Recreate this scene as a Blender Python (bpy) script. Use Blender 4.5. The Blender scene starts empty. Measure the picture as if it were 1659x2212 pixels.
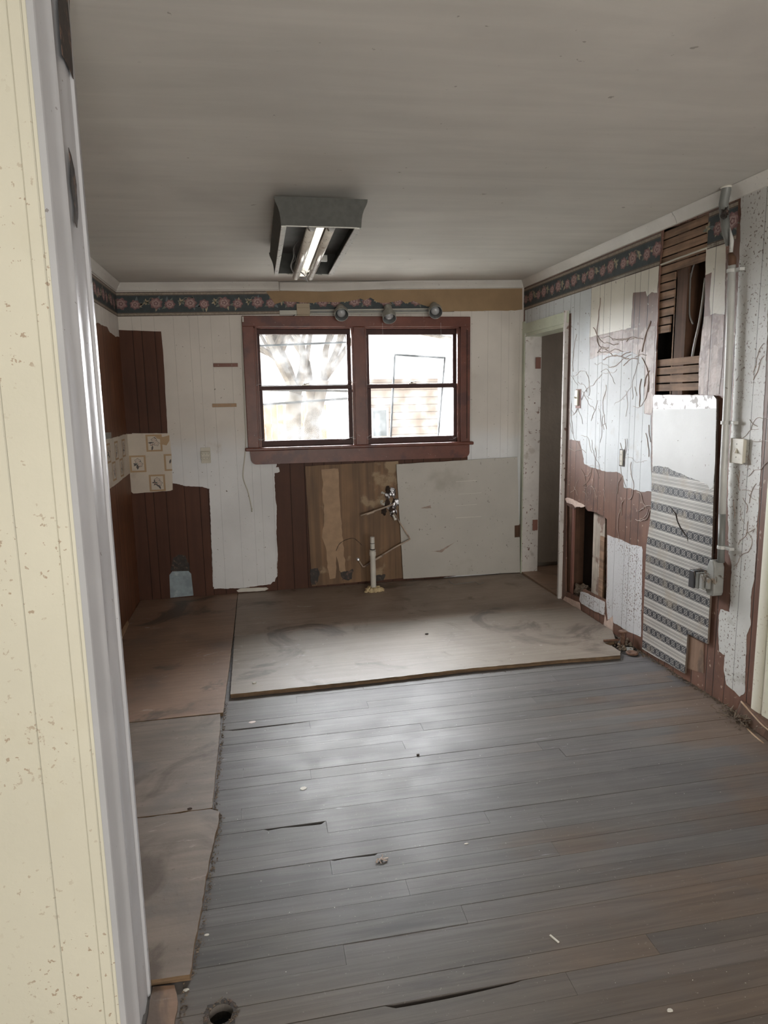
import bpy, bmesh, math, random
from mathutils import Vector, Matrix, noise as mnoise
from mathutils.geometry import tessellate_polygon

S = bpy.context.scene
COL = S.collection
# ------------------------------------------------------------------ camera
F_PX, PITCH, YAW, ROLL, HC = 1471.54, 0.1636243, 0.18031535, -0.01773171, 1.53416861
YB, XL, XR, RS = 5.4006, -0.96458, 2.16338, 0.00876
SF, SC, H0 = 0.0095, 0.0187, 2.4            # the old house leans: floor and ceiling rise to the right
cy, sy, cp, sp = math.cos(YAW), math.sin(YAW), math.cos(PITCH), math.sin(PITCH)
fwd = Vector((sy*cp, cy*cp, -sp)); r0 = Vector((cy, -sy, 0)); u0 = r0.cross(fwd)
RIGHT = math.cos(ROLL)*r0 + math.sin(ROLL)*u0
UP = -math.sin(ROLL)*r0 + math.cos(ROLL)*u0
CAM = Vector((0, 0, HC))
cd = bpy.data.cameras.new('camera'); cam = bpy.data.objects.new('camera', cd); COL.objects.link(cam)
cam.matrix_world = Matrix(((RIGHT.x, UP.x, -fwd.x, 0), (RIGHT.y, UP.y, -fwd.y, 0), (RIGHT.z, UP.z, -fwd.z, HC), (0, 0, 0, 1)))
cd.sensor_fit = 'AUTO'; cd.sensor_width = 36; cd.lens = F_PX/2212*36; cd.clip_start = .02; cd.clip_end = 200
S.camera = cam
S.view_settings.view_transform = 'Standard'; S.view_settings.look = 'None'
S.view_settings.gamma = 1; S.view_settings.use_curve_mapping = False
S.view_settings.exposure = 0.5
# ------------------------------------------------------------------ daylight and an added hall fill lamp
SKY = 1.25
w = bpy.data.worlds.new('sky'); S.world = w; w.use_nodes = True
wn = w.node_tree.nodes; wl = w.node_tree.links
bg = wn['Background']; bg.inputs[1].default_value = SKY
tc = wn.new('ShaderNodeTexCoord'); sx = wn.new('ShaderNodeSeparateXYZ'); wl.new(tc.outputs['Generated'], sx.inputs[0])
cr = wn.new('ShaderNodeValToRGB'); wl.new(sx.outputs[2], cr.inputs[0]); wl.new(cr.outputs[0], bg.inputs[0])
cr.color_ramp.elements[0].color = (1, .97, .92, 1); cr.color_ramp.elements[0].position = .45
cr.color_ramp.elements[1].color = (.86, .93, 1, 1); cr.color_ramp.elements[1].position = .62

def sun(name, direction, energy, angle, color):
    l = bpy.data.lights.new(name, 'SUN'); l.energy = energy; l.angle = math.radians(angle); l.color = color
    o = bpy.data.objects.new(name, l); COL.objects.link(o)
    o.rotation_euler = Vector(direction).to_track_quat('-Z', 'Y').to_euler(); o.location = (0, 9, 8)
    return o
sun('hazy_sun', (.10, -1, -.27), 44.0, 75, (.96, .98, 1))
def area(name, loc, direction, sx_, sy_, power, color):
    l = bpy.data.lights.new(name, 'AREA'); l.shape = 'RECTANGLE'; l.size = sx_; l.size_y = sy_; l.energy = power; l.color = color
    o = bpy.data.objects.new(name, l); COL.objects.link(o); o.location = loc
    o.rotation_euler = Vector(direction).to_track_quat('-Z', 'Z').to_euler()
    return o
# daylight from the windows of the room the photographer stands in (behind the camera)
area('rear_window_daylight', (.9, -1.92, 1.15), (0, 1, .08), 2.4, 1.5, 78, (1, .97, .91))
area('hall_fill_light', (3.45, 4.7, 1.5), (-1, .6, 0), .5, 1.0, 5, (1, .96, .9))  # fill lamp added inside the hall to brighten the doorway; no window there

# ------------------------------------------------------------------ geometry of the place
def ray(px, py): return fwd + RIGHT*((px-829.5)/F_PX) - UP*((py-1106)/F_PX)
def fz(x): return SF*(x-XL)
def cz(x): return H0+SC*(x-XL)
PL = {'floor': ((XL, 0, 0), (-SF, 0, 1)), 'ceil': ((XL, 0, H0), (SC, 0, -1)),
      'right': ((XR, YB, 0), (-1, -RS, 0)), 'back': ((0, YB, 0), (0, -1, 0)), 'left': ((XL, 0, 0), (1, 0, 0)),
      'jamb': ((-.36, 0, 0), (1, 0, 0)), 'cream': ((0, 1.45, 0), (0, -1, 0))}
def hit(px, py, pl, off=0.0):
    p, n = PL[pl] if isinstance(pl, str) else pl
    p = Vector(p); n = Vector(n).normalized(); p = p+n*off
    q = ray(px, py); return CAM+q*((p-CAM).dot(n)/q.dot(n))
def yplane(y): return ((0, y, 0), (0, -1, 0))
def zplane(z): return ((0, 0, z), (0, 0, 1))
MAP = {'back': lambda u, v, o: Vector((u, YB-o, v)), 'left': lambda u, v, o: Vector((XL+o, u, v)),
       'right': lambda u, v, o: Vector((XR+RS*(YB-u)-o, u, v)), 'floor': lambda u, v, o: Vector((u, v, fz(u)+o)),
       'ceil': lambda u, v, o: Vector((u, v, cz(u)-o)), 'jamb': lambda u, v, o: Vector((-.36+o, u, v)),
       'cream': lambda u, v, o: Vector((u, 1.45-o, v))}
def uv(px, py, pl, off=0):
    p = hit(px, py, pl, off)
    return (p.x, p.z) if pl in ('back', 'cream') else (p.y, p.z) if pl in ('left', 'right', 'jamb') else (p.x, p.y)
def pxs(pts, pl, off=0, ox=0, oy=0, s=1): return [uv(ox+a/s, oy+b/s, pl, off) for a, b in pts]

# ------------------------------------------------------------------ materials
class NT:
    def __init__(s, name):
        s.m = bpy.data.materials.new(name); s.m.use_nodes = True; s.t = s.m.node_tree; s.n = s.t.nodes; s.l = s.t.links
        s.b = s.n['Principled BSDF']; g = s.n.new('ShaderNodeNewGeometry'); s.pos = g.outputs['Position']; s.bumps = []
    def link(s, o, i):
        if isinstance(o, (int, float)): i.default_value = o
        elif isinstance(o, tuple): i.default_value = o if len(o) == len(i.default_value) else (*o, 1)
        else: s.l.new(o, i)
    def math(s, op, a, b=0.0, c=0.0, clamp=False):
        n = s.n.new('ShaderNodeMath'); n.operation = op; n.use_clamp = clamp
        s.link(a, n.inputs[0]); s.link(b, n.inputs[1]); s.link(c, n.inputs[2]); return n.outputs[0]
    def scale(s, v, sc):
        n = s.n.new('ShaderNodeVectorMath'); n.operation = 'MULTIPLY'; s.link(v, n.inputs[0]); n.inputs[1].default_value = sc; return n.outputs[0]
    def noise(s, sc, det=4, vec=None, rough=.55, dist=0):
        n = s.n.new('ShaderNodeTexNoise'); n.inputs['Scale'].default_value = sc; n.inputs['Detail'].default_value = det
        n.inputs['Roughness'].default_value = rough; n.inputs['Distortion'].default_value = dist; s.l.new(vec or s.pos, n.inputs['Vector']); return n.outputs['Fac']
    def rng(s, v, a, b, c=0.0, d=1.0, smooth=True):
        n = s.n.new('ShaderNodeMapRange'); n.interpolation_type = 'SMOOTHSTEP' if smooth else 'LINEAR'
        s.link(v, n.inputs[0]); n.inputs[1].default_value = a; n.inputs[2].default_value = b; n.inputs[3].default_value = c; n.inputs[4].default_value = d
        return n.outputs[0]
    def mix(s, f, a, b):
        n = s.n.new('ShaderNodeMix'); n.data_type = 'RGBA'; s.link(f, n.inputs[0]); s.link(a, n.inputs[6]); s.link(b, n.inputs[7]); return n.outputs[2]
    def mul(s, c, f):
        n = s.n.new('ShaderNodeVectorMath'); n.operation = 'SCALE'; s.link(c if not isinstance(c, tuple) else c[:3], n.inputs[0]); s.link(f, n.inputs['Scale']); return n.outputs[0]
    def xyz(s, v=None):
        n = s.n.new('ShaderNodeSeparateXYZ'); s.l.new(v or s.pos, n.inputs[0]); return n.outputs
    def bump(s, h, strength, dist=.01): s.bumps.append((h, strength, dist))
    def done(s, col, rough=.6, metal=0, spec=.5, coat=0):
        s.link(col, s.b.inputs['Base Color']); s.link(rough, s.b.inputs['Roughness']); s.b.inputs['Metallic'].default_value = metal
        s.b.inputs['Specular IOR Level'].default_value = spec; s.b.inputs['Coat Weight'].default_value = coat; s.b.inputs['Coat Roughness'].default_value = .25
        prev = None
        for h, st, d in s.bumps:
            n = s.n.new('ShaderNodeBump'); n.inputs['Strength'].default_value = st; n.inputs['Distance'].default_value = d; s.link(h, n.inputs['Height'])
            if prev: s.l.new(prev, n.inputs['Normal'])
            prev = n.outputs[0]
        if prev: s.l.new(prev, s.b.inputs['Normal'])
        return s.m
GX = ('x', (.008, .1, .237, .35)); GY = ('y', (.035, .09, .205, .36)); GC = ('x', (.025, .327, .15))
def mat(name, col, rough=.6, var=.1, vs=2.5, col2=None, c2s=5, c2t=.58, c2w=.06, speck=0, ss=70, sc=(.12, .09, .07), st=.68,
        grv=None, gd=.4, gw=.003, grain=None, ga=.2, bump=0, bs=60, metal=0, spec=.5, coat=0, low=None, scuff=0):
    t = NT(name)
    if low: col = t.mix(t.rng(t.math('ADD', t.xyz()[2], t.math('MULTIPLY', t.noise(4), .2)), low[1]+.1, low[2]+.1, 1, 0), col, low[0])
    c = t.mul(col, t.rng(t.noise(vs), .3, .7, 1-var, 1+var))
    if grain:
        g = t.noise(1, 5, t.scale(t.pos, grain), .6, .6); c = t.mul(c, t.rng(g, .3, .7, 1-ga, 1+ga)); t.bump(g, .25, .002)
    if col2: c = t.mix(t.rng(t.noise(c2s, 6), c2t, c2t+c2w), c, col2)
    if scuff:
        a = t.rng(t.noise(1, 7, t.scale(t.pos, (7, 16, 1)), .65, 1.5), .60, .72); g = t.rng(t.noise(1.7, 4), .45, .62); c = t.mix(t.math('MULTIPLY', t.math('MULTIPLY', a, g), scuff), c, (.44, .40, .36))
        a = t.rng(t.noise(1.9, 6, None, .6, 1.2), .54, .66); c = t.mix(t.math('MULTIPLY', a, scuff), c, (.085, .062, .048))
    if speck:
        a = t.rng(t.noise(ss, 3), st, st+.03); g = t.rng(t.noise(4, 3), .36, .56)
        c = t.mix(t.math('MULTIPLY', t.math('MULTIPLY', a, g), speck), c, sc)
    if grv:
        u = t.xyz()[0 if grv[0] == 'x' else 1]; u = t.math('WRAP', t.math('ADD', u, 40.64), .4064, 0.0); m = None
        for o in grv[1]:
            d = t.math('ABSOLUTE', t.math('SUBTRACT', u, o)); m = d if m is None else t.math('MINIMUM', m, d)
        g = t.rng(m, gw*.4, gw); c = t.mul(c, t.rng(g, 0, 1, gd, 1)); t.bump(g, .6, .003)
    if bump: t.bump(t.noise(bs, 5), bump, .004)
    return t.done(c, rough, metal, spec, coat)

M = {}
M['wall_white'] = mat('old_white_paint', (.60, .56, .51), .55, .08, 2, (.50, .45, .39), 3, .6, .15, .9, 45, grv=GX, gd=.84, gw=.0018, bump=.15, low=((.68, .69, .70), 1.12, 1.36))
M['fresh_white'] = mat('fresh_white_paint', (.70, .72, .74), .6, .05, 3, (.62, .66, .71), 5, .5, .2, .6, 45, grv=GX, gd=.75, gw=.0022, bump=.15)
M['brown_back'] = mat('dark_brown_paneling', (.080, .032, .018), .55, .15, 2, (.07, .029, .018), 2.5, .5, .25, grv=GX, gd=.25, gw=.003, grain=(18, 18, 1.2), ga=.12, spec=.25)
M['brown_left'] = mat('brown_paneling_left', (.15, .062, .030), .5, .18, 3, grv=GY, gd=.3, gw=.004, grain=(30, 30, 1), ga=.2, spec=.3)
M['white_left'] = mat('white_paint_left', (.62, .59, .55), .6, grv=GY, gd=.8)
M['brown_right'] = mat('reddish_paneling', (.155, .078, .054), .5, .18, 3, (.11, .056, .042), 4, .55, .12, .7, 40, (.45, .36, .3), .66, grv=GY, gd=.25, gw=.004, grain=(25, 25, 1.5), ga=.12, bump=.2, bs=30)
M['blue_white'] = mat('cool_white_paint', (.55, .58, .595), .6, .06, 3, (.48, .485, .475), 7, .6, .12, 1, 50, grv=GY, gd=.6, gw=.0035, bump=.25, bs=35)
M['cream_right'] = mat('cream_paint_patch', (.64, .61, .53), .5, .07, 3, speck=.7, ss=45, grv=GY, gd=.5, gw=.0035, bump=.2)
M['speck_white'] = mat('speckled_white_paint', (.60, .60, .61), .5, .05, 3, (.63, .56, .52), 2, .5, .3, 1, 85, (.16, .11, .09), .575, grv=GY, gd=.6, gw=.0035, bump=.2)
M['glue'] = mat('glue_scarred_paneling', (.29, .205, .165), .5, .2, 9, (.17, .095, .072), 14, .5, .08, .8, 50, grv=GY, gd=.4, gw=.004, grain=(60, 60, 2), ga=.25, bump=.6, bs=22)
M['white_far'] = mat('grey_white_paint', (.56, .56, .54), .5, .08, 3, (.44, .43, .40), 6, .58, .1, 1, 75, (.18, .14, .12), .60, grv=('y', (.3,)), gd=.5, gw=.003, bump=.3, bs=25)
M['cream'] = mat('cream_painted_panel', (.64, .615, .51), .5, .04, 2, (.60, .56, .43), 2.5, .6, .2, .8, 70, (.36, .26, .18), .645, grv=GC, gd=.84, gw=.002, bump=.12)
M['jamb'] = mat('grey_gloss_trim', (.44, .445, .465), .32, .05, 4, speck=.8, ss=50, st=.7, bump=.08, bs=15, coat=.3)
M['ceiling'] = mat('ceiling_paint', (.66, .645, .60), .7, .05, 1.2, (.59, .575, .54), 1.5, .5, .25, .5, 22, st=.72, grain=(1.2, 9, 1), ga=.05, bump=.1, bs=8)
M['crown'] = mat('crown_paint', (.62, .60, .56), .5, .06, 4, speck=.5)
M['trim_red'] = mat('red_brown_trim', (.135, .042, .026), .42, .15, 6, (.09, .03, .024), 5, .55, .1, .5, 60, (.4, .3, .25), .7, grain=(9, 9, 9), ga=.1, coat=.1, spec=.35)
M['sash'] = mat('dark_sash_wood', (.055, .02, .017), .5, .2, 8, spec=.3)
M['casing_white'] = mat('scuffed_white_casing', (.62, .59, .56), .5, .08, 5, (.48, .44, .40), 6, .58, .1, 1, 45, (.2, .12, .1), .62, bump=.3, bs=30)
M['casing_green'] = mat('pale_green_casing', (.56, .60, .48), .45, .08, 5, speck=.6)
M['tan'] = mat('bare_tan_backing', (.30, .20, .108), .7, .1, 5, speck=.3)
M['tan_dark'] = mat('tan_frame_ink', (.42, .29, .17), .7, .05)
M['paper'] = mat('aged_wallpaper', (.58, .52, .44), .65, .06, 5, (.48, .42, .34), 8, .6, .15)
M['ink'] = mat('flower_ink', (.10, .09, .085), .7); M['ink_pink'] = mat('pink_ink', (.40, .25, .21), .7); M['ink_green'] = mat('green_ink', (.07, .17, .12), .7)
M['border_bg'] = mat('border_dark_green', (.035, .048, .052), .6, .2, 20)
M['border_edge'] = mat('border_beige_edge', (.27, .225, .175), .6, .2, 60)
M['border_line'] = mat('border_thin_line', (.07, .045, .035), .6)
M['rose1'] = mat('rose_dark', (.17, .085, .085), .6, .2, 60); M['rose2'] = mat('rose_mid', (.28, .17, .16), .6, .2, 60); M['rose3'] = mat('rose_light', (.37, .26, .24), .6)
M['leaf1'] = mat('leaf_green', (.16, .175, .14), .6, .2, 60); M['leaf2'] = mat('leaf_gold', (.36, .30, .20), .6); M['leaf3'] = mat('leaf_blue', (.12, .15, .16), .6)
M['lath'] = mat('rough_lath', (.24, .15, .095), .8, .2, 8, grain=(40, 2, 40), ga=.3, bump=.3)
M['stud'] = mat('dark_stud', (.10, .05, .028), .8, .2, 8, grain=(40, 40, 2), ga=.25)
M['stud_pale'] = mat('weathered_stud', (.42, .36, .30), .8, .15, 8, (.22, .15, .12), 9, .5, .08, grain=(30, 30, 2), ga=.2, bump=.3)
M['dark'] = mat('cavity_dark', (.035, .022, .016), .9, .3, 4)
M['ply_warm'] = mat('brown_plywood', (.235, .150, .102), .55, .12, 3, (.165, .115, .088), 2.2, .52, .2, .6, 50, grain=(2, 30, 2), ga=.1, bump=.15, scuff=.85)
M['ply_grey'] = mat('dusty_plywood', (.215, .178, .146), .5, .1, 3, (.165, .130, .104), 2.4, .55, .2, .6, 55, grain=(2, 30, 2), ga=.1, bump=.15, scuff=.85)
M['ply_dirty'] = mat('stained_plywood', (.185, .148, .120), .55, .12, 3, (.125, .11, .10), 2.0, .5, .15, .8, 50, grain=(2, 30, 2), ga=.12, bump=.15, scuff=.85)
M['ply_mid'] = mat('brown_grey_plywood', (.25, .195, .155), .5, .1, 3, (.18, .135, .105), 2.4, .5, .2, .6, 55, grain=(2, 30, 2), ga=.1, bump=.15, scuff=.85)
M['ply_edge'] = mat('plywood_edge', (.12, .075, .04), .8, .2, 20, grain=(3, 3, 120), ga=.4)
M['under'] = mat('underfloor_dirt', (.02, .016, .013), .95)
M['board_white'] = mat('old_white_board', (.47, .45, .41), .5, .05, 3, (.37, .345, .30), 3, .55, .2, .7, 45, bump=.1)
M['board_brown'] = mat('stained_bare_board', (.17, .095, .045), .6, .15, 3, (.31, .22, .13), 4, .56, .08, .4, 40, grain=(26, 26, .8), ga=.28)
M['pvc'] = mat('pvc_pipe', (.60, .58, .53), .4, .06, 8, (.45, .38, .3), 9, .6, .1)
M['foam'] = mat('expanding_foam', (.58, .46, .27), .75, .15, 30, bump=.5, bs=40)
M['cpvc'] = mat('cpvc_pipe', (.42, .33, .26), .5, .15, 20, (.2, .15, .12), 15, .55, .1)
M['foil'] = mat('crumpled_foil', (.42, .42, .44), .35, .1, 10, metal=1, bump=.5, bs=20)
M['galv'] = mat('galvanised_plate', (.27, .33, .36), .45, .2, 14, (.40, .46, .48), 12, .55, .1, metal=.3)
M['conduit'] = mat('grey_conduit', (.50, .50, .48), .4, .08, 8, (.30, .31, .31), 4, .62, .04, .9, 40)
M['conduit_grey'] = mat('bare_grey_conduit', (.17, .175, .165), .45, .1, 8, speck=.6)
M['box_grey'] = mat('dusty_grey_box', (.25, .25, .235), .6, .1, 20, (.25, .2, .15), 12, .58, .1)
M['black'] = mat('black_plastic', (.025, .025, .028), .5, .1)
M['plastic_ivory'] = mat('ivory_plastic', (.52, .49, .41), .4, .05, 9, speck=.3)
M['plastic_tan'] = mat('tan_metal_box', (.34, .27, .18), .45, .06)
M['track'] = mat('off_white_track', (.42, .41, .36), .4, .06)
M['lamp_body'] = mat('grey_lamp_body', (.27, .27, .24), .4, .08, 20)
M['lamp_in'] = mat('lamp_inside', (.16, .165, .165), .4)
M['bulb'] = mat('frosted_bulb', (.42, .43, .44), .15, .03, coat=.5)
M['hood'] = mat('grey_felted_hood', (.085, .087, .08), .75, .1, 40, bump=.2, bs=200)
M['hood_rim'] = mat('scuffed_rim', (.62, .62, .58), .5, .1, 30, (.3, .3, .28), 30, .58, .05)
M['hood_in'] = mat('hood_inside', (.16, .155, .15), .6, .15, 8)
M['chrome'] = mat('dull_reflector', (.72, .67, .58), .22, .15, 30, metal=1, bump=.25, bs=60)
M['tube'] = mat('fluorescent_tube', (.78, .74, .66), .18, .1, 25, (.45, .38, .3), 30, .62, .05, coat=.6)
M['wire'] = mat('grey_wire', (.20, .19, .18), .5); M['wire_white'] = mat('white_cord', (.52, .49, .42), .5, .06)
M['cleat'] = mat('red_brown_cleat', (.22, .10, .075), .6, .1); M['cleat2'] = mat('bare_wood_cleat', (.36, .235, .14), .6, .1, 20)
M['residue'] = mat('dry_adhesive', (.33, .25, .205), .5, .2, 30); M['residue_pale'] = mat('pale_adhesive', (.50, .41, .36), .5, .1, 30)
M['peel'] = mat('torn_pink_plaster', (.62, .48, .41), .8, .1, 30)
M['stain'] = mat('black_mould', (.03, .022, .018), .6, .3, 30, (.12, .07, .05), 40, .55, .1)
M['debris'] = mat('floor_dirt', (.15, .115, .085), .9, .3, 60)
M['chip'] = mat('white_chip', (.62, .60, .54), .6)
M['rust'] = mat('rusty_pipe', (.13, .07, .045), .8, .3, 50, bump=.4)
M['web'] = mat('cobweb', (.6, .6, .6), .6)
M['hall'] = mat('textured_grey_brown_door', (.215, .175, .140), .6, .06, 4, grain=(9, 9, 4), ga=.05, bump=.8, bs=28)
M['hall_wall'] = mat('hall_plaster', (.30, .27, .23), .7)
M['metal_edge'] = mat('brushed_metal_strip', (.66, .66, .67), .6, .1, 15, (.33, .31, .30), 22, .54, .06, 1, 60, metal=.3, spec=.3)
M['panel_white'] = mat('chipped_white_panel', (.50, .505, .495), .5, .06, 3, speck=.9, ss=30, st=.68, bump=.1)
M['panel_edge'] = mat('panel_edge', (.12, .09, .07), .8)
M['storm'] = mat('blue_grey_frame', (.10, .13, .14), .5, .1, 5)
M['bark'] = mat('grey_bark', (.16, .135, .11), .9, .25, 6, grain=(6, 6, 1), ga=.3)
M['siding'] = mat('beige_siding', (.42, .34, .28), .8, .05)
M['fence'] = mat('weathered_fence', (.36, .25, .15), .9, .1, 3)
M['ground'] = mat('pale_yard', (.62, .60, .54), .95, .1, .5)
M['roof_out'] = mat('grey_shingle', (.3, .28, .28), .9)
M['glass_dark'] = mat('far_window', (.10, .12, .13), .2)
M['screw'] = mat('dull_screw', (.3, .28, .25), .4, metal=.8)

def glass():
    t = NT('dusty_glass'); nt = t.n; out = [n for n in nt if n.type == 'OUTPUT_MATERIAL'][0]
    tr = nt.new('ShaderNodeBsdfTransparent'); tl = nt.new('ShaderNodeBsdfTranslucent'); tl.inputs[0].default_value = (.95, .98, 1, 1)
    gl = nt.new('ShaderNodeBsdfGlossy'); gl.inputs[1].default_value = .03
    m1 = nt.new('ShaderNodeMixShader'); m2 = nt.new('ShaderNodeMixShader')
    t.link(t.rng(t.noise(9, 6),   .3, .8, .005, .04), m1.inputs[0]); t.l.new(tr.outputs[0], m1.inputs[1]); t.l.new(tl.outputs[0], m1.inputs[2])
    m2.inputs[0].default_value = .012; t.l.new(m1.outputs[0], m2.inputs[1]); t.l.new(gl.outputs[0], m2.inputs[2]); t.l.new(m2.outputs[0], out.inputs[0])
    return t.m
M['glass'] = glass()

def floor_mat():
    t = NT('worn_grey_floor_paint'); X, Y, Z = t.xyz()[:3]
    at = t.n.new('ShaderNodeAttribute'); at.attribute_name = 'tone'
    tone = t.xyz(at.outputs['Color'])
    g = t.noise(1, 6, t.scale(t.pos, (1.6, 34, 1)), .6, 1.2)
    c = t.mix(t.rng(t.noise(1.1, 4), .38, .62), (.112, .107, .108), (.135, .128, .122))
    # bare brown wood where the paint has walked off (near right and near left)
    ex = t.math('ADD', t.math('MULTIPLY', t.math('SUBTRACT', X, .9), .75), t.math('MULTIPLY', t.math('SUBTRACT', 2.0, Y), .45))
    wear = t.math('ADD', t.math('ADD', ex, t.math('MULTIPLY', t.math('SUBTRACT', t.noise(1.6, 5), .5), 2.2)), t.math('MULTIPLY', t.math('SUBTRACT', tone[1], .5), .5))
    c = t.mix(t.math('MULTIPLY', t.rng(wear, .1, .8), .8), c, (.145, .102, .074))
    w2 = t.math('ADD', t.math('SUBTRACT', 1.95, Y), t.math('MULTIPLY', t.math('SUBTRACT', t.noise(1.3, 5), .5), 1.6))
    c = t.mix(t.math('MULTIPLY', t.rng(w2, 0, .6), .55), c, (.138, .110, .088))
    c = t.mul(c, t.rng(tone[0], 0, 1, .91, 1.09)); c = t.mul(c, t.rng(g, .3, .7, .84, 1.12))
    dk = t.rng(t.noise(1, 5, t.scale(t.pos, (1.2, 9, 1))), .58, .72); c = t.mix(t.math('MULTIPLY', dk, .7), c, (.06, .057, .06))
    # pale scuffs along the grain
    sc = t.rng(t.noise(1, 6, t.scale(t.pos, (5, 60, 1)), .6, .8), .62, .74)
    zone = t.rng(t.noise(1.2, 3, t.scale(t.pos, (1, 1, 1))), .48, .62); c = t.mix(t.math('MULTIPLY', t.math('MULTIPLY', sc, zone), .6), c, (.34, .335, .36))
    sp = t.rng(t.noise(120, 2), .70, .74); c = t.mix(t.math('MULTIPLY', sp, .35), c, (.36, .33, .30))
    t.bump(g, .35, .002); t.bump(t.noise(14, 4), .12, .004)
    return t.done(c, t.rng(t.noise(7, 4), .3, .7, .42, .50), spec=.27)
M['floor'] = floor_mat()

def stripe_mat():
    t = NT('striped_lattice_vinyl'); X, Y, Z = t.xyz()[:3]
    P = .1032; v = t.math('FRACT', t.math('DIVIDE', t.math('ADD', Z, .0095), P))       # 0 at the middle of a dark band
    d = t.math('MULTIPLY', t.math('ABSOLUTE', t.math('SUBTRACT', t.math('FRACT', t.math('ADD', v, .5)), .5)), P)
    u = t.math('MULTIPLY', t.math('ABSOLUTE', t.math('SUBTRACT', t.math('FRACT', t.math('DIVIDE', Y, .046)), .5)), .046)
    band = t.rng(d, .0215, .0225, 1, 0)
    dd = t.math('SUBTRACT', t.math('FRACT', t.math('ADD', v, .5)), .5); dd = t.math('MULTIPLY', dd, P)
    lat = t.math('ABSOLUTE', t.math('SUBTRACT', t.math('ABSOLUTE', dd), t.math('MULTIPLY', u, .85)))
    l1 = t.rng(lat, .0008, .0018, 1, 0)
    r2 = t.math('SQRT', t.math('ADD', t.math('MULTIPLY', dd, dd), t.math('MULTIPLY', u, u)))
    l2 = t.rng(t.math('ABSOLUTE', t.math('SUBTRACT', r2, .0120)), .0008, .0016, 1, 0)
    l3 = t.rng(t.math('ABSOLUTE', t.math('SUBTRACT', d, .0205)), .0004, .0010, 1, 0)
    lines = t.math('MAXIMUM', t.math('MAXIMUM', l1, l2), l3)
    bandc = t.mix(lines, (.028, .030, .036), (.38, .37, .345))
    st = t.math('FRACT', t.math('DIVIDE', d, .0078)); s1 = t.rng(st, .3, .42); s2 = t.rng(t.math('FRACT', t.math('DIVIDE', d, .0234)), .5, .6)
    strc = t.mix(s1, (.10, .10, .095), t.mix(s2, (.66, .645, .60), (.42, .40, .37)))
    c = t.mix(band, strc, bandc)
    c = t.mix(t.math('MULTIPLY', t.rng(t.noise(9, 6), .52, .7), .55), c, (.33, .28, .22)); c = t.mul(c, t.rng(t.noise(3), .3, .7, .88, 1.1))
    return t.done(c, .5)
M['stripe'] = stripe_mat()
def siding_mat():
    t = NT('beige_lap_siding'); Z = t.xyz()[2]; v = t.math('FRACT', t.math('DIVIDE', Z, .12))
    t.bump(v, 1, .02); return t.done(t.mix(t.rng(v, .0, .16), (.11, .085, .07), (.30, .245, .205)), .8)
M['siding'] = siding_mat()

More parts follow.
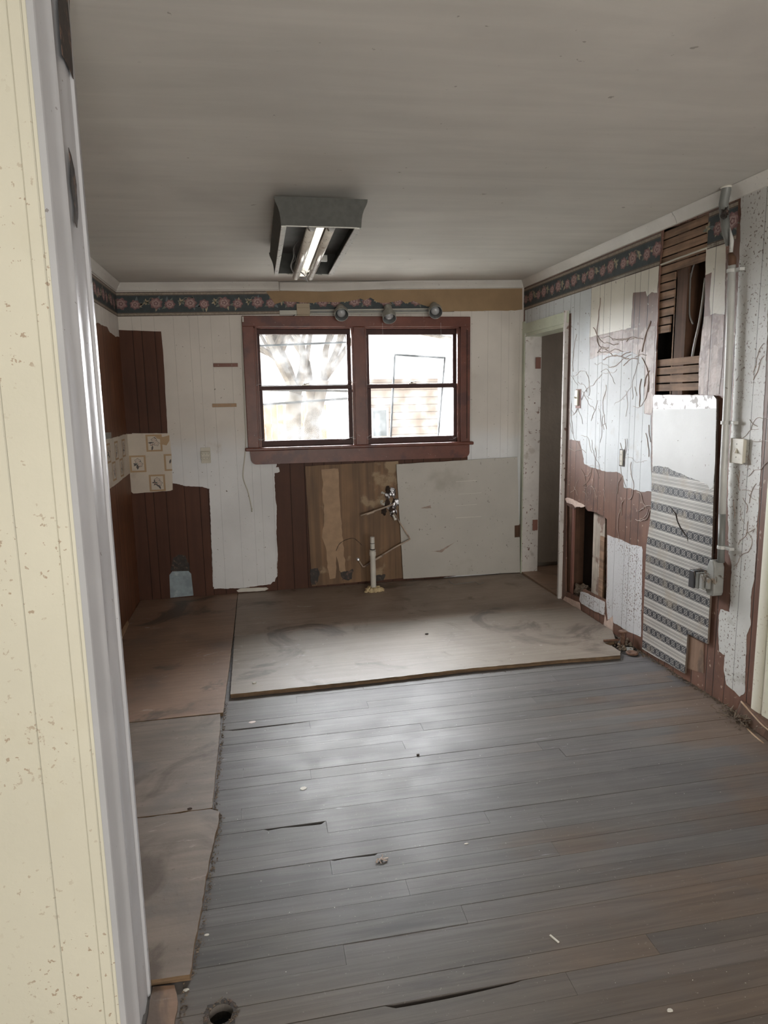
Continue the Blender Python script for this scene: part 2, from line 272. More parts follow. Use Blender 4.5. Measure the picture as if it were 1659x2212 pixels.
# ------------------------------------------------------------------ mesh helpers
def finish(o, parent=None, label=None, cat=None, group=None, kind=None):
    if parent is not None:
        o.parent = parent; o.matrix_parent_inverse = Matrix.Translation(-Vector(parent.location))
    if label: o['label'] = label
    if cat: o['category'] = cat
    if group: o['group'] = group
    if kind: o['kind'] = kind
    return o
def empty(name, loc, label, cat, group=None):
    o = bpy.data.objects.new(name, None); COL.objects.link(o); o.location = loc; o.empty_display_size = .05
    return finish(o, None, label, cat, group)
class MB:
    def __init__(s): s.b = bmesh.new(); s.mi = 0
    def face(s, pts):
        vs = [s.b.verts.new(p) for p in pts]
        try: f = s.b.faces.new(vs); f.material_index = s.mi; return f
        except ValueError: return None
    def box(s, a, b, m=None):
        x0, y0, z0 = a; x1, y1, z1 = b
        c = [Vector(p) for p in ((x0, y0, z0), (x1, y0, z0), (x1, y1, z0), (x0, y1, z0), (x0, y0, z1), (x1, y0, z1), (x1, y1, z1), (x0, y1, z1))]
        if m: c = [m @ p for p in c]
        s.hexa(c)
        return s
    def hexa(s, c):
        v = [s.b.verts.new(p) for p in c]
        for q in ((0, 3, 2, 1), (4, 5, 6, 7), (0, 1, 5, 4), (1, 2, 6, 5), (2, 3, 7, 6), (3, 0, 4, 7)):
            f = s.b.faces.new([v[i] for i in q]); f.material_index = s.mi
        return s
    def rings(s, rings, closed=True, caps=True):
        R = [[s.b.verts.new(p) for p in r] for r in rings]; n = len(R[0])
        for a, b in zip(R, R[1:]):
            for i in range(n if closed else n-1):
                f = s.b.faces.new((a[i], a[(i+1) % n], b[(i+1) % n], b[i])); f.material_index = s.mi
        if caps:
            for r, rev in ((R[0], True), (R[-1], False)):
                f = s.b.faces.new(list(reversed(r)) if rev else r); f.material_index = s.mi
        return s
    def tube(s, pts, r, seg=8, caps=True):
        pts = [Vector(p) for p in pts]; rs = r if isinstance(r, (list, tuple)) else [r]*len(pts); out = []; prev = None
        for i, p in enumerate(pts):
            d = (pts[min(i+1, len(pts)-1)]-pts[max(i-1, 0)]).normalized()
            if prev is None: a = d.orthogonal().normalized()
            else:
                a = prev-d*prev.dot(d)
                a = a.normalized() if a.length > 1e-6 else d.orthogonal().normalized()
            prev = a; b = d.cross(a)
            out.append([p+(a*math.cos(2*math.pi*k/seg)+b*math.sin(2*math.pi*k/seg))*rs[i] for k in range(seg)])
        return s.rings(out, True, caps)
    def lathe(s, prof, origin, axis, seg=24, caps=False):
        ax = Vector(axis).normalized(); a = ax.orthogonal().normalized(); b = ax.cross(a); o = Vector(origin)
        return s.rings([[o+ax*h+(a*math.cos(2*math.pi*k/seg)+b*math.sin(2*math.pi*k/seg))*max(r, 1e-4) for k in range(seg)] for r, h in prof], True, caps)
    def blob(s, c, r, seed=0, amp=.2, sc=(1, 1, 1), sub=3):
        bb = bmesh.new(); bmesh.ops.create_icosphere(bb, subdivisions=sub, radius=1)
        mp = {}
        for v in bb.verts:
            n = v.co.copy(); k = 1+amp*mnoise.noise(n*2+Vector((seed*3.1, seed, 0)))
            mp[v] = s.b.verts.new(Vector(c)+Vector((n.x*sc[0], n.y*sc[1], n.z*sc[2]))*r*k)
        for f in bb.faces:
            g = s.b.faces.new([mp[v] for v in f.verts]); g.material_index = s.mi
        bb.free(); return s
    def plate(s, loops, mp, front, thick, mi_side=None):
        """flat slab from 2D loops (outer, then holes) lying on a mapped plane"""
        tris = tessellate_polygon([[Vector((a, b, 0)) for a, b in lp] for lp in loops])
        flat = [p for lp in loops for p in lp]
        A = [s.b.verts.new(mp(a, b, front)) for a, b in flat]; B = [s.b.verts.new(mp(a, b, front-thick)) for a, b in flat]
        for t in tris:
            for V, rev in ((A, False), (B, True)):
                try:
                    f = s.b.faces.new([V[i] for i in (reversed(t) if rev else t)]); f.material_index = s.mi
                except ValueError: pass
        k = 0
        for lp in loops:
            n = len(lp)
            for i in range(n):
                a, b = k+i, k+(i+1) % n
                try:
                    f = s.b.faces.new((A[a], B[a], B[b], A[b])); f.material_index = s.mi if mi_side is None else mi_side
                except ValueError: pass
            k += n
        return s
    def build(s, name, mats, parent=None, bevel=0, smooth=False, **kw):
        me = bpy.data.meshes.new(name); bmesh.ops.recalc_face_normals(s.b, faces=s.b.faces)
        s.b.to_mesh(me); s.b.free()
        for m in (mats if isinstance(mats, (list, tuple)) else [mats]): me.materials.append(M[m])
        if smooth:
            me.polygons.foreach_set('use_smooth', [True]*len(me.polygons))
        o = bpy.data.objects.new(name, me); COL.objects.link(o)
        if bevel:
            md = o.modifiers.new('bevel', 'BEVEL'); md.width = bevel; md.segments = 2; md.limit_method = 'ANGLE'; md.angle_limit = .6
        return finish(o, parent, **kw)
def smooth_angle(o, a=40):
    me = o.data; me.polygons.foreach_set('use_smooth', [True]*len(me.polygons))
    bm = bmesh.new(); bm.from_mesh(me)
    for e in bm.edges:
        if len(e.link_faces) == 2 and e.calc_face_angle(0) > math.radians(a): e.smooth = False
    bm.to_mesh(me); bm.free(); return o
def jag(pts, step=.02, amp=.006, seed=0, skip=()):
    out = []; n = len(pts)
    for i in range(n):
        a = Vector(pts[i]); b = Vector(pts[(i+1) % n]); L = (b-a).length
        if i in skip: out.append((a.x, a.y)); continue
        k = max(1, int(L/step)); d = (b-a).normalized() if L > 1e-9 else Vector((1, 0)); nn = Vector((-d.y, d.x))
        for j in range(k):
            p = a+(b-a)*(j/k); w_ = 0 if j == 0 else 1
            q = Vector((p.x*23+seed*7.3, p.y*23, seed*1.7)); q2 = Vector((p.x*110+seed*3.3, p.y*110, seed))
            p = p+nn*(mnoise.noise(q)+.6*mnoise.noise(q2))*amp*w_
            out.append((p.x, p.y))
    return out
def patch(name, pts, pl, m, parent, off=.0012, thick=.0011, step=.02, amp=.006, seed=0, holes=(), skip=(), **kw):
    b = MB(); b.plate([jag(pts, step, amp, seed, skip)]+list(holes), MAP[pl], off, thick)
    return b.build(name, m, parent, **kw)
def spline(pts, n=8):
    P = [Vector(p) for p in pts]; P = [P[0]*2-P[1]]+P+[P[-1]*2-P[-2]]; out = []
    for i in range(1, len(P)-2):
        for j in range(n):
            t = j/n; a, b, c, d = P[i-1:i+3]
            out.append(.5*((2*b)+(-a+c)*t+(2*a-5*b+4*c-d)*t*t+(-a+3*b-3*c+d)*t**3))
    out.append(P[-2]); return out
rnd = random.Random(7)

# ================================================================== STRUCTURE
# floor: individual boards in one mesh over a dark underlay
notches = []   # (x0, x1, row index, side, depth)
ROW = .0731; Y0 = -2.0228; NR = int((YB+.3-Y0)/ROW)
def row_of(y): return int((y-Y0)/ROW)
b = MB()
b.mi = 1; b.box((-2.6, -2.1, -.30), (3.6, 5.75, -.26)); b.mi = 0
tones = []
special = {row_of(2.28): (-.045, .177, .015, 'top'), row_of(2.06): (.175, .335, .009, 'top'), row_of(3.05): (-.208, .175, .012, 'top'),
           row_of(1.55): (.12, .42, .012, 'top'), row_of(1.48): (.25, .62, .014, 'top')}
joints = {row_of(2.28): [.18], row_of(2.06): [.172], row_of(3.05): [.18], row_of(1.55): [.118], row_of(1.74): [.54], row_of(2.62): [.15], row_of(1.52): [1.02], row_of(1.95): [.93]}
hole_c = (-.160, 1.548, .030)
for r in range(NR):
    y0 = Y0+r*ROW+.0004+rnd.uniform(0, .0007); y1 = Y0+(r+1)*ROW-.0004
    cuts = [-2.5]; x = -2.5+rnd.uniform(.6, 3.2)
    js = joints.get(r, [])
    while x < 2.3:
        if all(abs(x-j) > .9 for j in js): cuts.append(x)
        x += rnd.uniform(2.0, 3.8)
    cuts = sorted(cuts+js+[2.32])
    for x0, x1 in zip(cuts, cuts[1:]):
        n0 = len(b.b.faces); dz = rnd.uniform(-.0008, .0008)
        xa, xb = x0+.0005, x1-.0005
        sl = special.get(r)
        if (xa < hole_c[0] < xb and r in (row_of(hole_c[1]-.02), row_of(hole_c[1]+.02))) or (sl and xa <= sl[0]+.02 and xb >= sl[1]-.02):
            lp = [(xa, y0), (xb, y0), (xb, y1)]
            if sl:
                a0, a1, dp, _ = sl; a0 = max(a0, xa+.001); a1 = min(a1, xb-.001); k = 14
                for q in range(k+1):
                    t = q/k; xx = a1+(a0-a1)*t
                    lp.append((xx, y1-dp*(.35+.65*abs(math.sin(t*2.4+r)))*(1 if 0 < q < k else .1)))
            lp.append((xa, y1)); hx, hy, hr = hole_c; hl = []
            if xa < hx < xb and abs(hy-(y0+y1)/2) < ROW:
                # cut the circle out of this board
                from math import sqrt
                pts = [(hx+hr*math.cos(a)*(1+.06*math.sin(5*a)), hy+hr*math.sin(a)) for a in [i*math.pi/14 for i in range(28)]]
                ins = [p for p in pts if y0 < p[1] < y1]
                if hy < y1 and hy > y0 and hy-hr > y0 and hy+hr < y1: hl = [pts]
                elif hy+hr > y0 and hy < y0+hr and hy <= (y0+y1)/2:          # hole bites the lower edge
                    c = sorted(ins, key=lambda p: p[0])
                    if c: lp = [(xa, y0)]+[(c[0][0], y0)]+c+[(c[-1][0], y0)]+lp[1:]
                else:
                    c = sorted(ins, key=lambda p: -p[0])
                    if c: lp = lp[:3]+[(c[0][0], y1)]+c+[(c[-1][0], y1)]+[(xa, y1)]
            b.plate([lp]+hl, MAP['floor'], dz, .022)
        else:
            b.hexa([(xa, y0, fz(xa)+dz-.022), (xb, y0, fz(xb)+dz-.022), (xb, y1, fz(xb)+dz-.022), (xa, y1, fz(xa)+dz-.022),
                    (xa, y0, fz(xa)+dz), (xb, y0, fz(xb)+dz), (xb, y1, fz(xb)+dz), (xa, y1, fz(xa)+dz)])
        t = (rnd.random(), rnd.random()); tones.append((n0, len(b.b.faces), t))
b.b.faces.ensure_lookup_table()
lay = b.b.loops.layers.float_color.new('tone')
for n0, n1, t in tones:
    for i in range(n0, n1):
        for lp in b.b.faces[i].loops: lp[lay] = (t[0], t[1], 0, 1)
b.mi = 1; b.plate([[(-2.6, -2.1), (3.6, -2.1), (3.6, 5.75), (-2.6, 5.75)], [(hole_c[0]+hole_c[2]*1.02*math.cos(i*.3927), hole_c[1]+hole_c[2]*1.02*math.sin(i*.3927)) for i in range(16)]], MAP['floor'], -.022, .02)
b.mi = 2; b.hexa([(2.33, 2, fz(2.33)-.02), (3.6, 2, fz(3.6)-.02), (3.6, 5.7, fz(3.6)-.02), (2.33, 5.7, fz(2.33)-.02), (2.33, 2, fz(2.33)+.012), (3.6, 2, fz(3.6)+.012), (3.6, 5.7, fz(3.6)+.012), (2.33, 5.7, fz(2.33)+.012)])
floor = b.build('floor', ['floor', 'under', 'ply_warm'], kind='structure')

# ceiling (sagging very slightly near the back wall)
b = MB()
b.hexa([(x, y, cz(x)) for x, y in ((-2.6, -2.1), (3.6, -2.1), (3.6, 5.75), (-2.6, 5.75))]+[(x, y, cz(x)+.15) for x, y in ((-2.6, -2.1), (3.6, -2.1), (3.6, 5.75), (-2.6, 5.75))])
ceiling = b.build('ceiling', 'ceiling', kind='structure')

# back wall with the window opening
WX0, WX1, WZ0, WZ1 = -.005, 1.640, 1.175, 2.105
b = MB(); b.plate([[(XL-.15, -.06), (XR+.02, -.06), (XR+.02, cz(XR)+.02), (XL-.15, cz(XL)+.02)], [(WX0, WZ0), (WX1, WZ0), (WX1, WZ1), (WX0, WZ1)]], MAP['back'], 0, .17)
wall_back = b.build('wall_back', 'wall_white', kind='structure')
# left wall of the kitchen
b = MB(); b.plate([[(1.56, -.06), (YB+.17, -.06), (YB+.17, H0+.02), (1.56, H0+.02)]], MAP['left'], 0, .12)
wall_left = b.build('wall_left', 'brown_left', kind='structure')

# right wall: paneling with door opening and two broken holes
upper_hole = jag(pxs([(1432, 497), (1530, 463), (1529, 520), (1524, 560), (1523, 610), (1523, 640), (1520, 690), (1515, 760), (1512, 800), (1511, 853), (1414, 853), (1418, 740), (1424, 600)], 'right'), .03, .006, 3)
lower_hole = jag(pxs([(1223, 1090), (1231, 1095), (1240, 1100), (1250, 1095), (1262, 1094), (1270, 1104), (1286, 1106), (1300, 1113), (1311, 1122), (1311, 1140), (1309, 1296), (1262, 1272), (1256, 1276), (1252, 1292), (1222, 1277)], 'right'), .03, .005, 5)
DY0, DY1, DZ = 4.60, 5.355, 2.045
b = MB(); b.plate([[(-2.1, -.05), (DY0, -.05), (DY0, DZ), (DY1, DZ), (DY1, -.05), (YB+.1, -.05), (YB+.1, cz(XR)+.01), (-2.1, cz(XR)+.01)], upper_hole, lower_hole], MAP['right'], 0, .008)
wall_right = b.build('wall_right', 'brown_right', kind='structure')
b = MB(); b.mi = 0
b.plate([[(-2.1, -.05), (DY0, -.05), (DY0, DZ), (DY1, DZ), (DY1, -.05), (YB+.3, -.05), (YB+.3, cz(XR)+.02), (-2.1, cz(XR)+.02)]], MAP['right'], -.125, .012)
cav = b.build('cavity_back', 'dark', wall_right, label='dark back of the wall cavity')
# front room and hall shells
b = MB()
for a, c in (((-2.62, -2.12, -.1), (-2.5, 1.56, 2.6)), ((-2.62, -2.12, -.1), (2.5, -2.0, 2.6))): b.box(a, c)
rear = b.build('wall_rear', 'cream', kind='structure')
b = MB()
b.plate([[(-2.6, -.06), (-.365, -.06), (-.365, 2.45), (-2.6, 2.45)]], lambda u, v, o: Vector((u, 1.45-o, v)), 0, .205)
wall_front = b.build('wall_front', 'cream', kind='structure')
b = MB()
b.box((2.28, 5.58, -.1), (3.6, 5.7, 2.6)); b.box((3.5, 2, -.1), (3.62, 5.7, 2.6)); b.box((2.32, 3.9, -.1), (3.6, 4.0, 2.6)); b.box((2.28, 5.40, -.1), (2.30, 5.7, 2.6))
hall = b.build('wall_hall', 'hall_wall', kind='structure')

# cased opening beside the camera
prof = [(1.442, -.012), (1.442, 0), (1.447, .003), (1.500, .003), (1.508, .010), (1.516, .014), (1.524, .010), (1.532, .006), (1.585, .006), (1.592, .010), (1.640, .010), (1.644, .016), (1.656, .017), (1.662, .012), (1.662, -.012)]
b = MB(); b.rings([[Vector((-.36+x, y, z)) for y, x in prof] for z in (.004, 2.45)])
tr1 = smooth_angle(b.build('trim_1', 'jamb', kind='structure'), 50)
b = MB(); b.plate([[(-.405, -.0), (-.372, -.0), (-.372, 2.44), (-.405, 2.44)]], lambda u, v, o: Vector((u, 1.45-o, v)), .006, .006)
b.build('edge_strip', 'cream', tr1, bevel=.002)
patch('paint_loss', pxs([(104, -60), (131, -60), (134, 60), (139, 140), (141, 170), (133, 150), (116, 118), (111, 60)], 'jamb'), 'jamb', 'stain', tr1, .0165, .0012, .01, .003, 2, label='dark patch of missing paint')
patch('paint_loss', pxs([(133, 318), (139, 335), (146, 365), (151, 400), (154, 470), (152, 492), (147, 480), (146, 440), (140, 400), (138, 360)], 'jamb'), 'jamb', 'stain', tr1, .0135, .0012, .008, .004, 4, label='black scar in the gloss paint')

# door opening in the right wall (far corner)
b = MB()
def rx(y): return XR+RS*(YB-y)
b.box((rx(5.35)-.004, 5.345, fz(2.2)), (rx(5.35)+.135, 5.372, DZ+.02))                        # far jamb, faces the camera
b.mi = 1; b.box((rx(5.35)-.010, 5.352, fz(2.2)), (rx(5.35)-.001, 5.398, DZ+.09)); b.mi = 0
door1 = b.build('door_1', ['casing_white', 'casing_green'], kind='structure')
b = MB(); b.box((rx(5)-.014, 4.575, DZ-.005), (rx(5)+.0, 5.398, DZ+.072)); b.box((rx(5)-.004, 4.60, DZ-.03), (rx(5)+.135, 5.36, DZ+.0))
b.build('head_casing', 'casing_green', door1, bevel=.002)
b = MB(); b.box((rx(4.59)-.030, 4.583, fz(2.2)-.002), (rx(4.59)-.0, 4.607, DZ+.078)); b.mi = 0
b.build('side_casing', 'casing_white', door1, bevel=.002)
b = MB(); b.box((rx(4.6)+.008, 4.585, fz(2.2)), (rx(4.6)+.135, 4.600, DZ))
b.build('side_jamb', 'casing_white', door1)
b = MB(); b.box((rx(5.35)+.085, 5.338, 1.76), (rx(5.35)+.128, 5.347, 1.85)); b.build('hinge_mortise', 'cleat', door1, label='bare red-brown hinge mortise')
b = MB(); b.box((rx(5.35)+.085, 5.338, .42), (rx(5.35)+.128, 5.347, .51)); b.build('hinge_mortise', 'cleat', door1, label='bare red-brown hinge mortise')
b = MB(); b.box((rx(5)-.01, 4.605, fz(2.2)+.012), (rx(5)+.135, 5.345, fz(2.2)+.034)); b.build('threshold', 'ply_warm', door1, bevel=.003)
b = MB(); b.box((2.29, 5.535, .085), (3.2, 5.57, 2.2)); b.build('door_2', 'hall', kind='structure')

# right-hand cased opening at the picture's edge
b = MB()
P2 = [(2.600, 0), (2.600, .010), (2.596, .013), (2.545, .013), (2.540, .009), (2.532, .009), (2.526, .015), (2.47, .015), (2.465, 0)]
b.rings([[Vector((rx(y)-x, y, z)) for y, x in P2] for z in (.10, 2.12)])
smooth_angle(b.build('trim_2', 'cream', kind='structure'), 40)

# crown moulding
def crown(name, mp, u0, u1, seg=1, sag=None):
    pr = [(0, -.058), (.010, -.056), (.016, -.040), (.026, -.022), (.036, -.012), (.040, -.002), (0, -.002)]
    b = MB(); rings_ = []
    n = 24
    for i in range(n+1):
        u = u0+(u1-u0)*i/n; rings_.append([mp(u, v-(sag(u) if sag else 0), o) for o, v in pr])
    b.rings(rings_); return smooth_angle(b.build(name, 'crown', kind='structure'), 35)
mb_ = lambda u, v, o: Vector((u, YB-o, cz(u)+v)); mr_ = lambda u, v, o: Vector((rx(u)-o, u, cz(XR)+v)); ml_ = lambda u, v, o: Vector((XL+o, u, H0+v))
crown('trim_3', mb_, XL, .205); crown('trim_4', mb_, .215, XR, sag=lambda u: .016*max(0, 1-abs(u-.55)/.6) if u < 1.15 else 0)
crown('trim_5', mr_, -2.0, 3.36); crown('trim_6', mr_, 3.365, YB); crown('trim_7', ml_, 1.66, YB)

# ================================================================== WALL SURFACES
def leaf(b, mp, c, ang, L, W, off, mi):
    b.mi = mi; ca, sa = math.cos(ang), math.sin(ang); pts = []
    for t, w_ in ((0, 0), (.2, .6), (.45, 1), (.7, .75), (1, 0), (.7, -.55), (.45, -.8), (.2, -.5)):
        x, y = t*L, w_*W/2; pts.append(mp(c[0]+x*ca-y*sa, c[1]+x*sa+y*ca, off))
    b.face(pts)
def rose(b, mp, c, r, off, seed, mis):
    q = random.Random(seed)
    for k, (rr, lob, mi) in enumerate(((1, 7, mis[0]), (.78, 6, mis[1]), (.55, 5, mis[2]), (.36, 5, mis[0]), (.2, 4, mis[2]))):
        ph = q.random()*6; b.mi = mi; pts = []
        for i in range(28):
            a = i/28*2*math.pi; R_ = r*rr*(1+.13*math.sin(lob*a+ph)); pts.append(mp(c[0]+R_*math.cos(a), c[1]+R_*math.sin(a)*.9, off+k*.00012))
        b.face(pts)
def border(name, mp, u0, u1, parent, v0=-.064, hgt=.172, seed=1, ends=None, **kw):
    b = MB(); q = random.Random(seed); e = .026
    def strip(va, vb, off, mi):
        b.mi = mi; n = 30
        for i in range(n):
            a = u0+(u1-u0)*i/n; c = u0+(u1-u0)*(i+1)/n; b.face([mp(a, va, off), mp(c, va, off), mp(c, vb, off), mp(a, vb, off)])
    strip(v0-hgt, v0, .0014, 1); strip(v0-hgt+e, v0-e, .0018, 0)
    for v in (v0-.003, v0-e+.003, v0-hgt+e-.003, v0-hgt+.003): strip(v-.0022, v+.0022, .0020, 2)
    vm = v0-hgt/2; u = u0+.03; k = 0
    while u < u1-.03:
        for d, rr, dv in ((0, .044, .004), (.098, .036, -.004)):
            if u+d > u1-.03: break
            for j in range(4): leaf(b, mp, (u+d+q.uniform(-.02, .02), vm+dv), q.uniform(0, 6.3), q.uniform(.045, .062), .022, .0022, 6+(k+j) % 3)
            rose(b, mp, (u+d, vm+dv), rr, .0026, k, (3, 4, 5)); k += 1
        for j in range(7):
            a = j*2*math.pi/7+q.uniform(-.3, .3); cc = (u+.178, vm+.012*(-1)**k); leaf(b, mp, cc, a, q.uniform(.02, .036), .015, .0030, 7 if j % 3 else 6)
        b.mi = 7
        for j in range(7):
            a0 = j*.75; a1 = a0+.6; cc = (u+.215, vm+.028*(-1)**k)
            if cc[0] < u1-.02:
                b.face([mp(cc[0]+math.cos(a)*R_, cc[1]+math.sin(a)*R_, .0028) for a, R_ in ((a0, .016), (a1, .018), (a1, .0155), (a0, .0135))])
        u += .245
    return b.build(name, ['border_bg', 'border_edge', 'border_line', 'rose1', 'rose2', 'rose3', 'leaf1', 'leaf2', 'leaf3'], parent, **kw)
border('wallpaper_border', mb_, XL, 1.58, wall_back, label='dark floral border, torn away over the window')
border('wallpaper_border', ml_, 3.2, YB-.001, wall_left, seed=5)
border('wallpaper_border', mr_, 3.512, YB-.004, wall_right, seed=9)
border('wallpaper_border', mr_, 2.915, 3.118, wall_right, seed=12, label='short piece of floral border behind the pipe')

# --- back wall patches
patch('bare_backing', pxs([(574, 629), (1128, 623), (1128, 669), (1112, 671), (955, 673), (940, 671), (935, 664), (913, 659), (893, 650), (876, 656), (866, 648), (852, 652), (830, 655), (815, 653), (800, 643), (788, 649), (778, 645), (770, 648), (748, 652), (715, 653), (690, 652), (675, 655), (612, 651), (594, 657)], 'back'), 'back', 'tan', wall_back, .0040, .0008, .03, .003, 2, skip=(0, 1))
patch('brown_panel', pxs([(248, 712), (262, 713), (348, 716), (352, 755), (356, 820), (362, 936), (271, 936)], 'back'), 'back', 'brown_back', wall_back, .0012, .001, .04, .002, 3, label='dark brown unpainted rectangle')
patch('brown_panel', pxs([(270, 936), (285, 936), (374, 1040), (400, 1050), (452, 1052), (453, 1080), (455, 1120), (456, 1160), (459, 1230), (461, 1290), (300, 1315), (290, 1315), (283, 1100)], 'back'), 'back', 'brown_back', wall_back, .0014, .001, .012, .004, 4, label='dark brown lower paneling')
patch('brown_panel', pxs([(598, 1002), (860, 990), (1010, 975), (1010, 1000), (1010, 1240), (860, 1262), (600, 1290), (588, 1286), (597, 1240), (600, 1200), (597, 1150), (598, 1100), (594, 1060), (592, 1025)], 'back'), 'back', 'brown_back', wall_back, .0012, .001, .012, .004, 6, label='red-brown paneling under the window')
patch('fresh_paint', pxs([(372, 1000), (430, 985), (530, 965), (545, 1003), (560, 1009), (602, 1009), (604, 1019), (593, 1022), (592, 1100), (597, 1170), (599, 1245), (585, 1262), (555, 1266), (520, 1270), (462, 1272), (459, 1230), (457, 1170), (455, 1110), (452, 1056), (430, 1050), (400, 1048), (373, 1044)], 'back'), 'back', 'wall_white', wall_back, .0020, .001, .010, .005, 8, skip=(0, 1, 2), label='brighter new white paint')
patch('brown_panel', pxs([(456, 1268), (597, 1256), (600, 1290), (456, 1300)], 'back'), 'back', 'brown_back', wall_back, .0010, .0009, .03, .004, 9, label='brown strip under the new paint')
patch('white_scrap', pxs([(511, 1276), (520, 1271), (575, 1269), (580, 1272), (572, 1276), (515, 1279)], 'back', .01), 'back', 'chip', wall_back, .012, .010, .02, .002, 2)

# wallpaper remnant on back and left walls
def frame_flower(b, mp, c, s, seed, clip=None):
    q = random.Random(seed); W_ = s*.46; H_ = s*.5; o = .0006
    def quad(x0, y0, x1, y1, mi, off):
        b.mi = mi
        if clip: x1 = min(x1, clip-c[0])
        if x1 <= x0: return
        b.face([mp(c[0]+x, c[1]+y, off) for x, y in ((x0, y0), (x1, y0), (x1, y1), (x0, y1))])
    quad(-W_, -H_, W_, H_, 1, BASE+.0003); quad(-W_*.76, -H_*.80, W_*.76, H_*.80, 0, BASE+.0006)
    if clip: 
        leaf(b, mp, (c[0]-W_*.3, c[1]-.01), 1.3, s*.3, s*.12, BASE+.001, 2); return
    for j in range(9):
        a = j*.7+q.uniform(-.3, .3); leaf(b, mp, (c[0]+q.uniform(-.1, .1)*s, c[1]+q.uniform(-.15, .1)*s), a, s*q.uniform(.2, .32), s*.12, BASE+.0009+j*.00003, 2)
        leaf(b, mp, (c[0]+q.uniform(-.08, .08)*s, c[1]+q.uniform(-.1, .14)*s), a+.1, s*q.uniform(.12, .24), s*.085, BASE+.0014+j*.00003, 4 if j in (2, 6) else 0 if j % 2 else 3)
    for k, (dx, dy) in enumerate(((.0, .17), (.13, -.02))):
        b.mi = 2; cx_, cy_ = c[0]+dx*s, c[1]+dy*s
        for rr, mi in ((.15, 2), (.128, 0), (.08, 3), (.055, 0)):
            b.mi = mi; b.face([mp(cx_+s*rr*(1+.18*math.sin(5*a+k))*math.cos(a), cy_+s*rr*(1+.18*math.sin(5*a+k))*math.sin(a), BASE+.0018+(.15-rr)*.004) for a in [i*2*math.pi/22 for i in range(22)]])
BASE = .0030
b = MB()
wp = pxs([(270, 938), (300, 936), (366, 936), (371, 985), (373, 1058), (368, 1060), (288, 1066), (281, 1060), (279, 1025), (276, 1024)], 'back')
b.plate([jag(wp, .03, .003, 3)], MAP['back'], .003, .002)
for (px, py), cl in (((333, 957), 0), ((298, 1002), 0), ((364, 999), .0), ((340, 1043), 0)):
    c = uv(px, py, 'back'); frame_flower(b, MAP['back'], c if px != 364 else (uv(372, 999, 'back')[0]-.0, c[1]), .128, px, uv(371, 999, 'back')[0] if px == 364 else None)
b.mi = 1; b.face([MAP['back'](*uv(px, py, 'back'), .0052) for px, py in ((331, 938), (352, 944), (366, 940), (366, 952), (360, 962), (345, 959), (350, 950), (339, 947))])
b.build('wallpaper_remnant', ['paper', 'tan_dark', 'ink', 'ink_pink', 'ink_green'], wall_back, label='cream wallpaper scrap with framed flowers')
patch('white_paint', [(2.6, 2.38), (YB-.003, 2.38), (YB-.003, uv(250, 728, 'back')[1])]+pxs([(249, 727), (236, 716), (231, 706), (222, 703), (211, 697), (205, 700)], 'left')+[(4.3, 2.06), (3.6, 2.1), (2.6, 2.1)], 'left', 'white_left', wall_left, .0012, .001, .02, .006, 2, skip=(0, 1))
b = MB()
b.plate([jag([(2.6, 1.36), (4.5, 1.35), (4.8, 1.31), (YB-.004, 1.315), (YB-.004, 1.02), (4.9, 1.0), (4.5, .99), (2.6, .99)], .03, .004, 3)], MAP['left'], .003, .002)
for i in range(3):
    for j in range(2): frame_flower(b, MAP['left'], (5.22-i*.26-j*.13, 1.22-j*.13), .128, 30+i*3+j)
b.build('wallpaper_remnant', ['paper', 'tan_dark', 'ink', 'ink_pink', 'ink_green'], wall_left)
b = MB(); b.plate([pxs([(217, 935), (236, 934), (237, 946), (220, 950)], 'left')], MAP['left'], .012, .01); b.build('tape_piece', 'box_grey', wall_left)

# --- right wall paint layers
c5 = lambda L: pxs(L, 'right', 0, 1100, 560, 2.968)
c7 = lambda L: pxs(L, 'right', 0, 1180, 1050, 3.463)
c6 = lambda L: pxs(L, 'right', 0, 1380, 380, 4.254)
patch('white_paint', c5([(103, 322), (395, 208), (530, 168), (525, 300), (515, 500), (518, 640), (600, 612), (760, 590), (800, 605), (862, 635), (868, 720), (865, 990), (910, 1000), (912, 1490), (860, 1492), (735, 1462), (732, 1390), (700, 1368), (620, 1362), (540, 1338), (482, 1312), (462, 1200), (455, 1165), (388, 1158), (392, 900), (400, 345), (100, 425)]), 'right', 'blue_white', wall_right, .0012, .001, .015, .006, 11, skip=(0, 1, 23, 24, 25), label='large area of cool white paint')
patch('cream_paint', c5([(530, 168), (820, 65), (962, 25), (950, 215), (915, 210), (885, 238), (876, 205), (795, 215), (788, 330), (782, 440), (640, 472), (515, 500), (525, 300)]), 'right', 'cream_right', wall_right, .0014, .001, .02, .005, 13, label='cream paint under the border')
patch('glue_area', c5([(515, 502), (780, 446), (870, 432), (936, 428), (930, 640), (924, 870), (915, 985), (868, 990), (866, 720), (862, 640), (800, 606), (760, 592), (600, 614), (518, 645)]), 'right', 'glue', wall_right, .0010, .0009, .012, .004, 14, label='brown and pink glue-scarred paneling')
patch('white_paint', c7([(458, 365), (510, 385), (560, 400), (640, 440), (715, 452), (722, 480), (718, 700), (708, 1128), (600, 1080), (503, 1020), (500, 965), (480, 990), (460, 1000), (450, 870), (455, 700)]), 'right', 'speck_white', wall_right, .0014, .001, .015, .004, 15, label='white paint peppered with dark specks')
patch('white_paint', c7([(262, 790), (290, 795), (440, 868), (437, 965), (380, 942), (270, 880), (252, 850)]), 'right', 'speck_white', wall_right, .0060, .006, .02, .004, 16, label='white strip under the low hole')
patch('pale_wood', c7([(142, 825), (250, 872), (258, 930), (128, 850)]), 'right', 'peel', wall_right, .0030, .003, .02, .003, 17)
